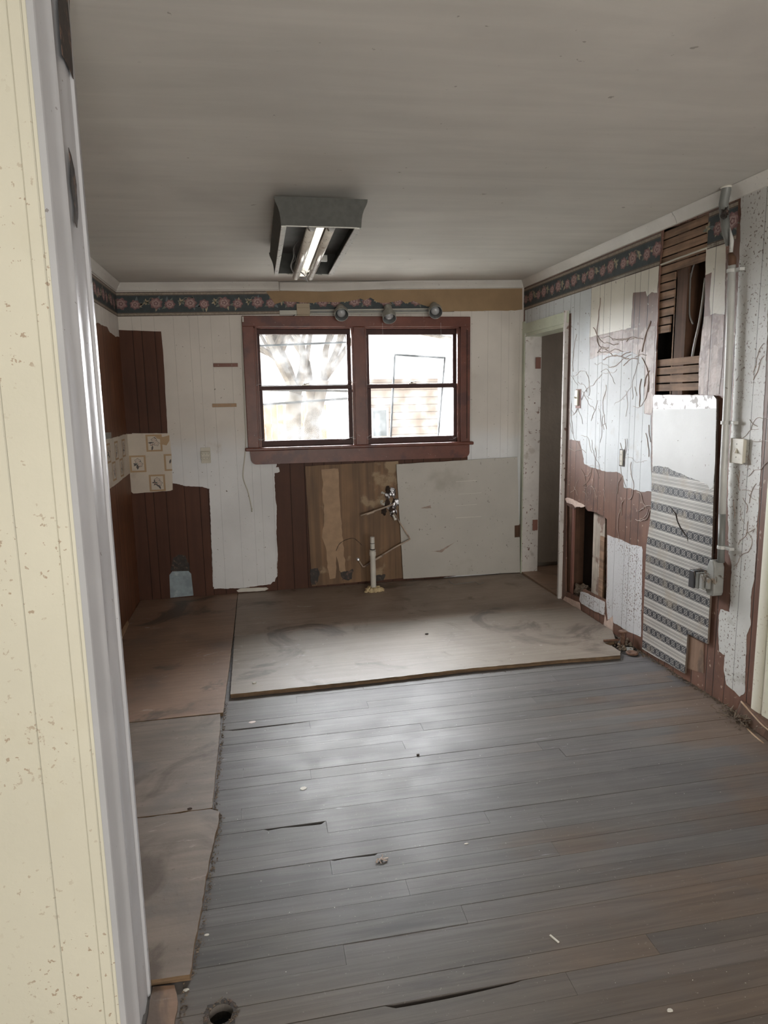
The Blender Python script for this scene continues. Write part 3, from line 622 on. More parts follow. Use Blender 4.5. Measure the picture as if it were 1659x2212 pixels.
patch('pale_wood', c7([(440, 960), (452, 1010), (500, 970), (500, 1085), (430, 1045)]), 'right', 'peel', wall_right, .0022, .002, .01, .004, 18)
patch('cream_paint', c6([(622, 660), (700, 600), (800, 590), (797, 900), (790, 1275), (700, 1262), (658, 1278), (652, 1130), (672, 885), (640, 900), (612, 912)]), 'right', 'cream_right', wall_right, .0014, .001, .015, .004, 19, label='cream paint right of the broken lath')
patch('glue_area', c6([(600, 1295), (700, 1270), (790, 1275), (780, 1500), (770, 1700), (740, 2005), (700, 2015), (548, 2005), (555, 1700), (585, 1400)]), 'right', 'glue', wall_right, .0012, .001, .012, .005, 20)
patch('white_paint', pxs([(1601, 426), (1662, 396), (1662, 560), (1659, 690), (1652, 850), (1647, 950), (1642, 1050), (1636, 1130), (1630, 1250), (1622, 1290), (1622, 1350), (1613, 1372), (1611, 1440), (1608, 1498), (1598, 1505), (1583, 1490), (1569, 1478), (1564, 1440), (1566, 1415), (1554, 1407), (1552, 1360), (1553, 1330), (1557, 1316), (1570, 1320), (1576, 1322), (1581, 1220), (1574, 1195), (1573, 1050), (1577, 960), (1583, 900), (1590, 700), (1598, 560), (1600, 520)], 'right'), 'right', 'white_far', wall_right, .0014, .001, .012, .005, 21, skip=(0,), label='grey-white paint right of the conduit')
patch('bare_patch', c7([(1055, 1110), (1180, 1175), (1178, 1400), (1048, 1360)]), 'right', 'ply_warm', wall_right, .0040, .004, .03, .002, 22, label='bare light brown square')
patch('torn_edge', c7([(145, 95), (175, 88), (215, 105), (265, 125), (300, 150), (262, 160), (235, 152), (220, 162), (200, 135), (160, 125)]), 'right', 'peel', wall_right, .0060, .004, .006, .006, 23, label='pale torn edge above the low hole')
# adhesive squiggles
b = MB(); q = random.Random(11)
def squig(u, v, L, ang, r, curl=1.4):
    pts = []; a = ang
    for i in range(max(4, int(L/.02))):
        pts.append(MAP['right'](u, v, .0024)); u += .02*math.cos(a); v += .02*math.sin(a); a += q.uniform(-curl, curl)*.45
        if (DY0-.03 < u < DY1 and v < DZ+.1) or u > 4.56 and v < 2.1: break
        if 3.05 < u < 3.55 and v > 1.5: break
        if 3.93 < u < 4.6 and v < .85: break
    if len(pts) > 3: b.tube(spline(pts, 3), r*q.uniform(.6, 1.1), 5)
for i in range(46):
    b.mi = 0 if q.random() < .3 else 1
    squig(q.uniform(3.56, 4.5), q.uniform(.75, 1.75), q.uniform(.08, .36), q.uniform(0, 6.3), .0014, 1.0)
for i in range(13):
    b.mi = 0; squig(q.uniform(3.56, 4.25), q.uniform(1.70, 1.88), q.uniform(.12, .45), q.uniform(-.3, .3), .0030, .7)
for i in range(7):
    b.mi = 0; squig(q.uniform(3.52, 3.66), q.uniform(1.1, 1.8), q.uniform(.05, .3), q.uniform(1, 2), .0030, .7)
for i in range(14):
    b.mi = 1; squig(q.uniform(3.6, 4.5), q.uniform(.72, 1.0), q.uniform(.1, .3), q.uniform(0, 6.3), .0020)
for i in range(22):
    b.mi = 0; squig(q.uniform(2.70, 2.82), q.uniform(.7, 1.7), q.uniform(.05, .22), q.uniform(1, 5), .0014)
smooth_angle(b.build('adhesive_residue', ['residue', 'residue_pale'], wall_right, kind='stuff'), 80)

# lath, studs and cables inside the upper hole
for i in range(20):
    z = 2.372-i*.0445
    if z < 1.535: break
    if i < 5: spans = [(3.105, 3.51)]
    elif z < 1.715: spans = [(3.105, 3.51)]
    elif z > 1.93: spans = [(3.385, 3.51)]
    elif z > 1.86: spans = [(3.40+rnd.uniform(0, .03), 3.51)]
    else: spans = []
    for a, c in spans:
        b = MB(); d = rnd.uniform(-.002, .002); x = rx(3.3)
        b.box((x+.010+d, a, z-.018), (x+.018+d, c+.02, z+.019)); b.build('lath', 'lath', wall_right)
x = rx(3.3)
b = MB(); b.box((x+.018, 3.285, 1.4), (x+.112, 3.385, 2.5)); b.build('stud', 'stud', wall_right)
b = MB(); b.box((x+.018, 3.375, 1.4), (x+.030, 3.395, 2.14)); b.build('stud', 'lath', wall_right)
b = MB(); b.box((x+.09, 2.95, 1.4), (x+.105, 3.22, 2.02)); b.build('backing_board', 'stud', wall_right)
b = MB(); b.box((x+.012, 2.9, 1.3), (x+.12, 3.10, 2.6)); b.build('stud', 'stud', wall_right)
for pts, r, m in (([(1428, 572), (1470, 556), (1526, 536)], .005, 'wire_white'), ([(1452, 597), (1463, 620), (1458, 670), (1456, 700), (1455, 735)], .0035, 'wire'),
                  ([(1524, 600), (1518, 650), (1510, 700), (1500, 745), (1494, 782)], .0065, 'conduit'), ([(1512, 535), (1498, 575), (1492, 600)], .004, 'wire'), ([(1492, 590), (1490, 640), (1490, 680), (1497, 700)], .004, 'wire')):
    b = MB(); b.tube(spline([hit(px, py, 'right', .006 if r == .005 else -.03) for px, py in pts], 6), r, 8); b.build('old_cable', m, wall_right, smooth=True)
# framing inside the lower hole
x = rx(4.2)
b = MB(); b.box((x+.012, 4.485, .0), (x+.11, 4.58, .9)); b.build('stud', 'stud', wall_right)
b = MB(); b.box((x+.012, 4.455, .0), (x+.024, 4.49, .9)); b.build('stud', 'cleat', wall_right)
b = MB(); b.box((x+.030, 4.045, .0), (x+.12, 4.20, .9)); b.build('stud', 'stud_pale', wall_right)
b = MB(); b.box((x+.020, 4.03, .0), (x+.034, 4.085, .62)); b.build('stud', 'lath', wall_right)
b = MB(); b.box((x+.010, 3.9, .02), (x+.11, 4.6, .11)); b.build('bottom_plate', 'stud_pale', wall_right)
b = MB(); b.blob((x+.06, 4.38, .15), .06, 3, .6, (.8, 1.3, .9)); b.build('rubble', 'debris', wall_right, kind='stuff')

# ================================================================== WINDOW
win = empty('window_1', (.82, YB, 1.17), None, None); win['kind'] = 'structure'
def yb(o): return YB-o
# casing boards
OX0, OX1, OZ0, OZ1 = -.078, 1.708, 1.178, 2.172
for nm, a, c in (('side_casing', (OX0, yb(.022), OZ0), (WX0+.012, yb(0), OZ1-.075)), ('side_casing', (WX1-.012, yb(.022), OZ0), (OX1, yb(0), OZ1-.068)),
                 ('head_casing', (OX0, yb(.024), OZ1-.078), (OX1, yb(0), OZ1)), ('mullion', (.765, yb(.020), OZ0), (.855, yb(-.05), OZ1-.078))):
    b = MB(); b.box(a, c); b.build(nm, 'trim_red', win, bevel=.004)
b = MB(); b.box((WX0-.0, yb(-.0), WZ0), (WX0+.02, yb(-.168), WZ1)); b.box((WX1-.02, yb(0), WZ0), (WX1, yb(-.168), WZ1)); b.box((WX0, yb(0), WZ1-.02), (WX1, yb(-.168), WZ1)); b.box((WX0, yb(0), WZ0-.001), (WX1, yb(-.168), WZ0+.008)); b.box((.775, yb(-.05), WZ0), (.845, yb(-.165), WZ1))
b.build('window_frame', 'trim_red', win)
for xa, xb in ((WX0+.02, WX0+.034), (.752, .766), (.854, .868), (WX1-.034, WX1-.02)):      # sash stops
    b = MB(); b.box((xa, yb(.004), WZ0+.008), (xb, yb(-.028), WZ1-.02)); b.build('sash_stop', 'trim_red', win, bevel=.002)
b = MB(); b.box((OX0-.022, yb(.055), 1.158), (OX1+.022, yb(-.03), 1.184)); b.build('window_sill', 'trim_red', win, bevel=.007)
ap = []
for cx_, cz_, a0, a1 in ((OX1-.055, 1.157, 0, 0), (OX1-.004, 1.157, 0, 0), (OX1-.05, 1.098, 0, -90), (OX0+.062, 1.098, -90, -180), (OX0+.012, 1.157, 0, 0)):
    if a0 == a1: ap.append((cx_, cz_)); continue
    ap += [(cx_+.046*math.cos(math.radians(a0+(a1-a0)*i/8)), cz_+.046*math.sin(math.radians(a0+(a1-a0)*i/8))) for i in range(9)]
b = MB(); b.plate([ap[1:]], MAP['back'], .02, .02); b.build('apron', 'trim_red', win, bevel=.003)
def sash(x0, x1, z0, z1, y, t, bot, top, side, lock=False):
    b = MB()
    b.box((x0, y, z0), (x1, y+t, z0+bot)); b.box((x0, y, z1-top), (x1, y+t, z1)); b.box((x0, y, z0+bot), (x0+side, y+t, z1-top)); b.box((x1-side, y, z0+bot), (x1, y+t, z1-top))
    s = b.build('window_sash', 'sash', win, bevel=.003)
    g = MB(); g.box((x0+side-.006, y+t*.5, z0+bot-.006), (x1-side+.006, y+t*.5+.003, z1-top+.006)); g.build('glass_pane', 'glass', s)
    if lock:
        cx_ = (x0+x1)/2; k = MB(); k.box((cx_-.03, y+.002, z1), (cx_+.03, y+t*.8, z1+.006)); k.lathe([(.012, 0), (.012, .012), (.004, .016)], (cx_-.006, y+t*.4, z1+.006), (0, 0, 1), 12, True); k.tube([(cx_-.004, y+t*.4, z1+.014), (cx_+.03, y+t*.2, z1+.02)], .004, 8)
        k.build('sash_lock', 'screw', s)
MR = 1.640
sash(.018, .752, 1.183, MR+.012, YB+.030, .035, .048, .030, .034, True); sash(.868, 1.618, 1.183, MR+.014, YB+.030, .035, .050, .032, .034, True)
sash(.018, .752, MR-.016, 2.085, YB+.068, .035, .034, .040, .030); sash(.868, 1.618, MR-.016, 2.085, YB+.068, .035, .034, .042, .030)
b = MB(); b.box((OX0+.004, yb(.026), OZ1-.045), (OX0+.014, yb(.022), OZ1-.006)); b.build('shade_bracket', 'chip', win)
b = MB(); b.box((OX1-.030, yb(.026), OZ0+.03), (OX1-.026, yb(.021), OZ1-.10)); b.build('casing_gap', 'dark', win)
b = MB(); q = random.Random(5)
for (px, py), n in (((562, 950), 9), ((757, 945), 8), ((790, 945), 8), ((560, 830), 5), ((760, 825), 5), ((980, 700), 6), ((985, 945), 4), ((778, 700), 5)):
    c = hit(px, py, 'back', .006)
    for j in range(n):
        a = q.uniform(-.2, 3.3); L = q.uniform(.03, .10); e = c+Vector((L*math.cos(a), -.01+q.uniform(-.01, .01), L*math.sin(a)*.6+(-.01)))
        b.tube(spline([c, (c+e)/2+Vector((0, 0, -.006)), e], 4), .0005, 4)
for px in (826, 952): b.tube([hit(px, 697, 'back', .03), hit(px+1, 740 if px > 900 else 722, 'back', .01)], .0006, 4)
b.build('cobweb', 'web', label='wispy cobwebs strung in the corners of the window sashes', cat='cobweb', kind='stuff')

# ================================================================== TRACK LIGHT
tk = empty('track_light', hit(800, 668, 'back', .02), 'off-white track light with three round spot heads fixed above the window', 'track light')
mk = lambda px, py, o=0: hit(px, py, 'back', o)
za, zb = 2.178, 2.215
def tb(x0, x1, za_, zb_, o0, o1, nm, m, bev=.002, **kw):
    b = MB(); b.hexa([(x, yb(o), z+.018*(x-.2)) for z in (za_, zb_) for x, o in ((x0, o1), (x1, o1), (x1, o0), (x0, o0))]); return b.build(nm, m, tk, bevel=bev, **kw)
tb(.425, 1.43, za, za+.010, .004, .022, 'track', 'track'); tb(.425, 1.43, zb-.010, zb, .004, .022, 'track', 'track'); tb(.425, 1.43, za, zb, .004, .010, 'track_channel', 'box_grey')
tb(.205, .345, za+.002, zb-.002, .004, .020, 'wire_channel', 'track'); tb(.335, .435, 2.155, 2.262, .004, .016, 'box_cover', 'plastic_tan'); tb(.335, .435, 2.180, 2.230, .004, .030, 'connector_box', 'plastic_tan')
b = MB(); b.tube(spline([mk(638, 668, .012), mk(639, 676, .014), mk(634, 682, .012), mk(620, 683, .008), mk(560, 683, .008)], 6), .003, 6); b.build('supply_wire', 'black', tk, smooth=True)
for hx, hz, d, bulb_t in ((.662, 2.180, (-.04, -.86, -.55), 0), (1.028, 2.165, (-.02, -.66, -.80), 1), (1.392, 2.200, (-.10, -.86, -.52), 2)):
    d = Vector(d).normalized(); zt = 2.205+.018*(hx-.2)
    st = MB(); st.tube([(hx, yb(.02), zt), (hx, yb(.05), zt)], .014, 14); st.build('stem', 'track', tk, smooth=False)
    c = Vector((hx, yb(.115), hz)) ; base = c-d*.075+Vector((0, 0, .012))
    hd = MB(); hd.lathe([(.004, -.012), (.024, -.010), (.030, 0), (.031, .035), (.034, .05), (.046, .062), (.052, .078), (.052, .125), (.0495, .127), (.0495, .080), (.028, .05), (.02, .03), (.001, .028)], base, d, 28)
    hh = smooth_angle(hd.build('spot_head', 'lamp_body', tk), 40)
    ba = MB(); ba.lathe([(.012, .035), (.018, .055), (.030, .075), (.034, .092), (.030, .105), (.018, .113), (.001, .116)], base, d, 24); ba.build('bulb', 'bulb', hh, smooth=True)
    ri = MB(); ri.lathe([(.0490, .124), (.0455, .119), (.0455, .080), (.03, .060)], base, d, 28); ri.build('baffle', 'lamp_in', hh, smooth=True)

# ================================================================== CEILING FIXTURE
zc_ = cz(.31); fx = empty('ceiling_light', (.31, 3.6, zc_), 'grey box-shaped ceiling light hanging open with two bare fluorescent tubes', 'ceiling light')
ZT, ZB = 2.385, 2.270
def hsec(y0, y1):
    pass
yN, yF = 3.075, 4.185
prf = [(0, 1.0), (.1, .97), (.22, .78), (.38, .45), (.55, .22), (.75, .08), (1, 0)]        # t down, flare
xl0, xl1, xr0, xr1 = .118, .143, .508, .478
rings_ = []
b = MB(); xs = [(xl1+(xl0-xl1)*f, xr1+(xr0-xr1)*f, ZT+(ZB-ZT)*t) for t, f in prf]
t_ = .006
for side in (0, 1):       # cove-shaped long sides
    o = [Vector((x[side], yN, x[2])) for x in xs]; i_ = [Vector((x[side]+(t_ if side == 0 else -t_), yN, x[2])) for x in xs]
    loop = o+i_[::-1]; b.rings([[p for p in loop], [p+Vector((0, yF-yN, 0)) for p in loop]])
hood = b.build('hood_side', 'hood', fx); smooth_angle(hood, 30)
for y_, nm in ((yN, 'end_cap'), (yF, 'end_cap')):
    b = MB(); lp = [(x[0]-.004, x[2]) for x in xs]+[(x[1]+.004, x[2]) for x in reversed(xs)]
    b.plate([lp], lambda u, v, o: Vector((u, y_-o, v)), .006 if y_ == yN else 0, .008); b.build(nm, 'hood', fx)
b = MB(); b.box((xl0+.004, yN+.003, ZT-.003), (xr0-.004, yF-.003, ZT+.002)); b.build('hood_top', 'hood_in', fx)
for a, c in (((xl1-.004, yN-.002, ZB-.007), (xl1+.018, yF+.002, ZB)), ((xr1-.026, yN-.002, ZB-.007), (xr1+.004, yF+.002, ZB)), ((xl1+.014, yN-.006, ZB-.004), (xr1-.014, yN+.004, ZB)), ((xl1+.014, yF-.003, ZB-.005), (xr1-.014, yF+.004, ZB))):
    b = MB(); b.box(a, c); b.build('rim', 'hood_rim', fx, bevel=.0015)
b = MB(); b.box((.176, 3.225, ZT+.002), (.470, 4.1, zc_+.001)); b.build('mounting_pan', 'track', fx)
# drooping reflector strip: near end inside, far end lowered
A = Vector((.318, 3.14, 2.305)); Bv = Vector((.302, 4.17, 2.262)); d = (Bv-A); L = d.length; d.normalize(); sx_ = Vector((1, 0, 0)); up_ = sx_.cross(d)
def T(u, v, s): return A+sx_*u+up_*v+d*s
pr = [(-.062, .002), (-.060, -.004), (-.034, .012), (-.018, -.010), (.018, -.010), (.034, .012), (.060, -.004), (.062, .002), (.03, .035), (-.03, .035)]
b = MB(); b.rings([[T(u, v, s) for u, v in pr] for s in (.0, L)]); b.build('reflector', 'chrome', fx, bevel=.001)
for sgn in (-1, 1):
    b = MB(); b.lathe([(.004, .012), (.0185, .014), (.0185, L-.02), (.004, L-.018)], T(sgn*.043, -.017, 0), d, 20, True); tb_ = b.build('fluorescent_tube', 'tube', fx, smooth=True)
    b = MB(); b.lathe([(.0195, .0), (.0195, .022), (.018, .022)], T(sgn*.043, -.017, 0), d, 20, True); b.build('tube_cap', 'screw', tb_)
b = MB(); pts = [(-.066, .02), (-.066, -.012), (-.052, -.038), (-.036, -.040), (-.022, -.018), (.022, -.018), (.036, -.040), (.052, -.038), (.066, -.012), (.066, .02)]
b.rings([[T(u, v, s) for u, v in pts] for s in (-.006, 0)]); b.build('end_holder', 'conduit', fx)
b = MB(); b.tube(spline([hit(px, py, zplane(z)) for px, py, z in ((637, 520, 2.33), (636, 545, 2.31), (638, 560, 2.29), (630, 570, 2.275), (632, 585, 2.255), (645, 597, 2.24), (660, 603, 2.235), (664, 607, 2.235), (660, 597, 2.24), (650, 588, 2.25))], 6), .003, 6); b.build('loose_wire', 'wire', fx, smooth=True)
b = MB(); b.tube(spline([hit(px, py, zplane(z)) for px, py, z in ((645, 520, 2.33), (634, 535, 2.31), (634, 555, 2.29), (628, 575, 2.27), (636, 592, 2.25))], 6), .003, 6); b.build('loose_wire', 'wire', fx, smooth=True)
b = MB(); b.box((.36, 3.9, ZB+.02), (.42, 3.93, ZB+.05)); b.build('junction_tab', 'hood_rim', fx)

# ================================================================== BACK WALL THINGS
def bx(px, py, o=0): return hit(px, py, 'back', o)
b = MB(); b.tube(spline([bx(*p, .006) for p in ((522, 690), (523, 760), (526, 830), (529, 900), (531, 950), (529, 985), (526, 1010), (525, 1030), (529, 1045), (535, 1060), (540, 1080), (544, 1100))], 5), .0042, 8)
b.tube([bx(544, 1098, .006), bx(544, 1106, .006)], [.006, .004], 8)
b.build('electric_cord', 'wire_white', smooth=True, label='thin white cord hanging down the wall left of the window', cat='cord')
for i, (px0, px1, py, m, lb) in enumerate(((461, 514, 789, 'cleat', 'small red-brown wooden cleat, upper of two on the white wall'), (459, 511, 876, 'cleat2', 'small bare wood cleat, lower of two on the white wall'))):
    a = bx(px0, py); c = bx(px1, py); b = MB(); b.box((a.x, yb(.016), a.z-.013), (c.x, yb(0), a.z+.013))
    r_ = empty('wall_cleat', (a.x/2+c.x/2, YB, a.z), lb, 'wood cleat', 'cleats left of the window'); b.build('strip', m, r_, bevel=.0015)
    for t in (.2, .75):
        s = MB(); s.lathe([(.0035, 0), (.0035, .002), (.001, .0025)], (a.x+(c.x-a.x)*t, yb(.016), a.z), (0, -1, 0), 10, True); s.build('screw', 'screw', r_)
# six-way outlet adapter
a = bx(433, 967); c = bx(456, 1000); o_ = empty('wall_outlet', ((a.x+c.x)/2, YB, c.z), 'ivory six-way outlet adapter on the white wall left of the window', 'outlet')
b = MB(); b.box((a.x, yb(.006), c.z), (c.x, yb(0), a.z)); b.build('cover_plate', 'plastic_ivory', o_, bevel=.002)
b = MB(); b.box((a.x+.002, yb(.034), c.z+.028), (c.x-.002, yb(.004), a.z-.028)); b.build('adapter', 'plastic_ivory', o_, bevel=.004)
w_ = c.x-a.x; b = MB()
for r in (0, 1):
    for k in range(3):
        cx_ = a.x+w_*(.2+.3*k); zz = c.z+.045+r*.032
        b.box((cx_-.006, yb(.0350), zz), (cx_-.004, yb(.0335), zz+.008)); b.box((cx_+.004, yb(.0350), zz), (cx_+.006, yb(.0335), zz+.008)); b.box((cx_-.002, yb(.0350), zz-.007), (cx_+.002, yb(.0335), zz-.003))
b.build('socket_slots', 'black', o_)
# galvanised patch
mg = lambda u, v, o: Vector((u, YB-o, v))
lp = pxs([(366, 1242), (372, 1234), (407, 1233), (413, 1239), (418, 1286), (368, 1291)], 'back'); b = MB(); b.plate([lp], mg, .006, .004)
gp = b.build('metal_plate', 'galv', bevel=.0006, label='small grey galvanised metal plate over the paneling near the floor', cat='metal plate')
patch('smoke_stain', pxs([(368, 1232), (374, 1205), (385, 1198), (400, 1200), (408, 1218), (410, 1236)], 'back'), 'back', 'stain', wall_back, .0028, .001, .02, .006, 4, label='dark stain above the metal plate')
# bare brown board and white board
pts = pxs([(659, 1007), (860, 996), (874, 1248), (674, 1266)], 'back', .010); b = MB(); b.plate([jag(pts, .05, .002, 2)], mg, .014, .010)
bb = b.build('stained_board', 'board_brown', label='water-stained bare brown board against the wall under the window', cat='board')
patch('pale_stain', pxs([(694, 1014), (730, 1012), (732, 1060), (738, 1130), (742, 1200), (748, 1245), (738, 1246), (726, 1200), (724, 1248), (712, 1250), (705, 1190), (695, 1160), (700, 1110)], 'back'), 'back', 'cleat2', bb, .0150, .0006, .03, .010, 5, label='pale water stain')
patch('mould_patch', pxs([(669, 1228), (686, 1226), (690, 1240), (682, 1262), (672, 1262)], 'back'), 'back', 'stain', bb, .0156, .0008, .01, .010, 6, label='black mould')
patch('mould_patch', pxs([(735, 1236), (762, 1228), (760, 1250), (738, 1252)], 'back'), 'back', 'stain', bb, .0156, .0008, .01, .012, 7, label='black mould')
patch('mould_patch', pxs([(812, 1242), (832, 1240), (828, 1252), (812, 1254)], 'back'), 'back', 'stain', bb, .0156, .0008, .01, .010, 8, label='black mould')
b = MB(); b.tube(spline([bx(*p, .0152) for p in ((726, 1190), (734, 1174), (750, 1165), (764, 1163), (774, 1170), (782, 1178))], 5), .0022, 5); b.build('crack', 'stain', bb, label='dark curved crack')
pts = pxs([(856, 1003), (1117, 987), (1121, 1134), (1111, 1135), (1111, 1161), (1122, 1160), (1123, 1236), (1000, 1242), (871, 1250)], 'back', .03)
b = MB(); b.plate([jag(pts, .06, .002, 9)], mg, .036, .012); b.build('white_board', 'board_white', label='large off-white board leaning against the wall right below the window', cat='board')
patch('board_scratch', pxs([(930, 1191), (950, 1189), (985, 1170), (962, 1186), (955, 1193)], 'back', .036), 'back', 'residue', bpy.data.objects['white_board'], .0365, .0005, .01, .003, 3)
patch('board_scratch', pxs([(908, 1098), (930, 1091), (932, 1098)], 'back', .036), 'back', 'residue', bpy.data.objects['white_board'], .0365, .0005, .01, .003, 4)
for dx, dy, L in ((985, 1040, 45), (990, 1067, 50), (985, 1092, 45), (985, 1118, 55)):
    patch('board_scratch', pxs([(dx, dy), (dx+L, dy-3), (dx+L, dy-2), (dx, dy+1.2)], 'back', .036), 'back', 'chip', bpy.data.objects['white_board'], .0365, .0005, .05, .0004, 4)
patch('dark_notch_patch', pxs([(1108, 1132), (1124, 1132), (1124, 1163), (1108, 1163)], 'back'), 'back', 'stud', wall_back, .016, .015, .1, 0, 3)  # dark patch added behind the white board's notch so the cut-out looks dark
# pvc drain pipe with foam collar
base = hit(807, 1277, 'floor', .02); pv = empty('drain_pipe', base, 'white PVC drain pipe standing up from the floor below the window', 'pipe')
X_, Y_, Z_ = base; hgt = hit(803, 1160, yplane(Y_)).z-Z_
lean = Vector((-.004, 0, 1)).normalized(); R_ = .0215
b = MB(); b.lathe([(R_, 0), (R_, hgt*.70), (R_*.85, hgt*.70)], base, lean, 24, True); smooth_angle(b.build('lower_pipe', 'pvc', pv), 40)
b = MB(); b.lathe([(R_*.9, hgt*.66), (R_*1.18, hgt*.66), (R_*1.2, hgt*.72), (R_*1.05, hgt*.735), (R_*1.12, hgt*.74), (R_*1.12, hgt*.765), (R_*.8, hgt*.765)], base, lean, 24, True); smooth_angle(b.build('coupling', 'pvc', pv), 40)
b = MB(); b.lathe([(R_*.82, hgt*.74), (R_*.82, hgt), (R_*.68, hgt), (R_*.68, hgt*.9), (.001, hgt*.9)], base, lean, 24); smooth_angle(b.build('upper_pipe', 'pvc', pv), 40)
b = MB(); b.lathe([(R_*.83, hgt*.765), (R_*.87, hgt*.77), (R_*.83, hgt*.785)], base, lean, 24); b.build('dark_seam', 'stain', pv); b = MB(); b.lathe([(R_*.83, hgt*.88), (R_*.85, hgt*.885), (R_*.83, hgt*.89)], base, lean, 24); b.build('dark_seam', 'stain', pv)
b = MB()
for i, a in enumerate([i*2*math.pi/9 for i in range(9)]): b.blob(base+Vector((math.cos(a)*.042, math.sin(a)*.03, .010+.006*(i % 2))), .026, i, .5, (1, .9, .8))
b.blob(base+Vector((.055, -.01, .012)), .024, 22, .5, (1.3, .9, .7)); b.blob(base+Vector((-.062, -.02, .004)), .012, 23, .5, (1.4, .7, .6))
b.build('foam_collar', 'foam', smooth=True, label='yellowish expanding foam lump around the foot of the white drain pipe', cat='foam')
# supply pipes
sp_ = empty('water_pipe', bx(845, 1110, .03), 'bent tan plastic supply pipes sticking out of the wall left of the white board', 'pipe')
b = MB(); b.tube([bx(779, 1114, .10), bx(793, 1109, .10)], .0055, 10); b.build('pipe_stub', 'cpvc', sp_, smooth=True)
b = MB(); b.tube([bx(790, 1111, .098), bx(794, 1110, .096), bx(806, 1106, .09), bx(810, 1103, .088)], [.008, .010, .010, .008], 10); b.build('coupling', 'cpvc', sp_, smooth=True)
b = MB(); b.tube([bx(806, 1105, .09), bx(826, 1098, .07), bx(850, 1089, .03)], .0075, 10); b.build('pipe_run', 'cpvc', sp_, smooth=True)
b = MB(); b.tube([bx(851, 1108, .045), bx(868, 1136, .06), bx(884, 1161, .075), bx(886, 1164, .077), bx(882, 1167, .077), bx(852, 1183, .07), bx(820, 1203, .06), bx(787, 1224, .05), bx(784, 1224, .05), bx(781, 1220, .048), bx(774, 1209, .03)], .0062, 10); b.build('pipe_run', 'cpvc', sp_, smooth=True)
b = MB(); b.tube([bx(849, 1112, .05), bx(853, 1121, .06)], .009, 10); b.tube([bx(851, 1122, .062), bx(856, 1121, .06)], .010, 8); b.build('elbow', 'pvc', sp_)
b = MB(); b.tube([bx(791, 1221, .055), bx(812, 1208, .062), bx(826, 1200, .066)], .009, 10); b.build('sleeve', 'cpvc', sp_, smooth=True)
b = MB(); b.lathe([(.013, 0), (.013, .01), (.007, .012), (.007, .03)], bx(773, 1208, .016), (0, -1, .1), 14, True); b.build('valve_nut', 'foil', sp_)
b = MB(); q = random.Random(3)
for i in range(16):
    c = bx(830+q.uniform(0, 28), 1058+q.uniform(0, 56), .020); b.mi = 1 if i % 3 == 0 else 0
    bb_ = bmesh.new(); bmesh.ops.create_icosphere(bb_, subdivisions=2, radius=1); mp_ = {}
    for v in bb_.verts:
        n = v.co; k = 1+.9*mnoise.noise(n*3+Vector((i*2.2, 0, 0))); mp_[v] = b.b.verts.new(c+Vector((n.x*.022, n.y*.014, n.z*.030))*k)
    for f in bb_.faces: b.b.faces.new([mp_[v] for v in f.verts]).material_index = b.mi
    bb_.free()
b.build('foil_wad', ['foil', 'dark'], label='crumpled silver foil stuffed in the wall hole behind the bent pipes', cat='foil')
b = MB()
for i in range(9): b.blob(bx(822+q.uniform(0, 10), q.choice([1062, 1085, 1090, 1078])+q.uniform(-5, 5), .016), .008, i, .9)
b.build('plaster_crumbs', 'chip', bb, kind='stuff')

# ================================================================== PLYWOOD SHEETS
def sheet(pts, m, label, off=.02, thick=.018, seed=1, amp=.004, loops=()):
    b = MB(); b.plate([jag(pts, .025, amp, seed)]+list(loops), MAP['floor'], off, thick, 1)
    return b.build('plywood_sheet', [m, 'ply_edge'], label=label, cat='plywood sheet', group='plywood sheets laid over the floorboards')
e = .003
sheet([(XL+.004, 3.247), (-.232, 3.247), (-.226, 3.7), (-.219, 4.36), (-.217, YB-.004), (XL+.004, YB-.004)], 'ply_warm', 'brown plywood sheet in the back left corner of the floor', seed=1, amp=.002)
sheet([(-.212, 4.366), (2.165, 4.366), (2.160, YB-.004), (-.214, YB-.004)], 'ply_mid', 'long plywood sheet along the floor under the window wall', seed=2, amp=.0012)
sheet([(-.203, 3.445), (.5, 3.45), (1.1, 3.47), (1.6, 3.462)]+[uv(1340, 1417, 'floor', .02), uv(1341, 1409, 'floor', .02), uv(1322, 1397, 'floor', .02), uv(1306, 1391, 'floor', .02), uv(1330, 1386, 'floor', .02)]+[(2.166, 3.83), (2.168, 4.357), (-.210, 4.357)], 'ply_grey', 'dusty grey-beige plywood sheet with a thick front edge across the middle', off=.024, thick=.022, seed=3, amp=.004)
sheet([(XL+.004, 2.436), (-.235, 2.436), (-.238, 3.1), (-.245, 3.236), (XL+.004, 3.240)], 'ply_dirty', 'stained plywood square with a dark blotch on the left of the floor', seed=4, amp=.003)
sheet([(-.355, 1.672), (-.246, 1.668), (-.232, 2.0), (-.205, 2.405), (-.24, 2.43), (XL+.004, 2.430), (XL+.004, 1.68)], 'ply_dirty', 'narrowing plywood strip beside the near door trim', seed=5, amp=.004)
sheet([(-.40, 1.1), (-.272, 1.1), (-.270, 1.60), (-.285, 1.655), (-.34, 1.662), (-.34, 1.44), (-.40, 1.43)], 'ply_warm', 'short dirty plywood scrap at the foot of the near door trim', off=.008, thick=.007, seed=6, amp=.003)

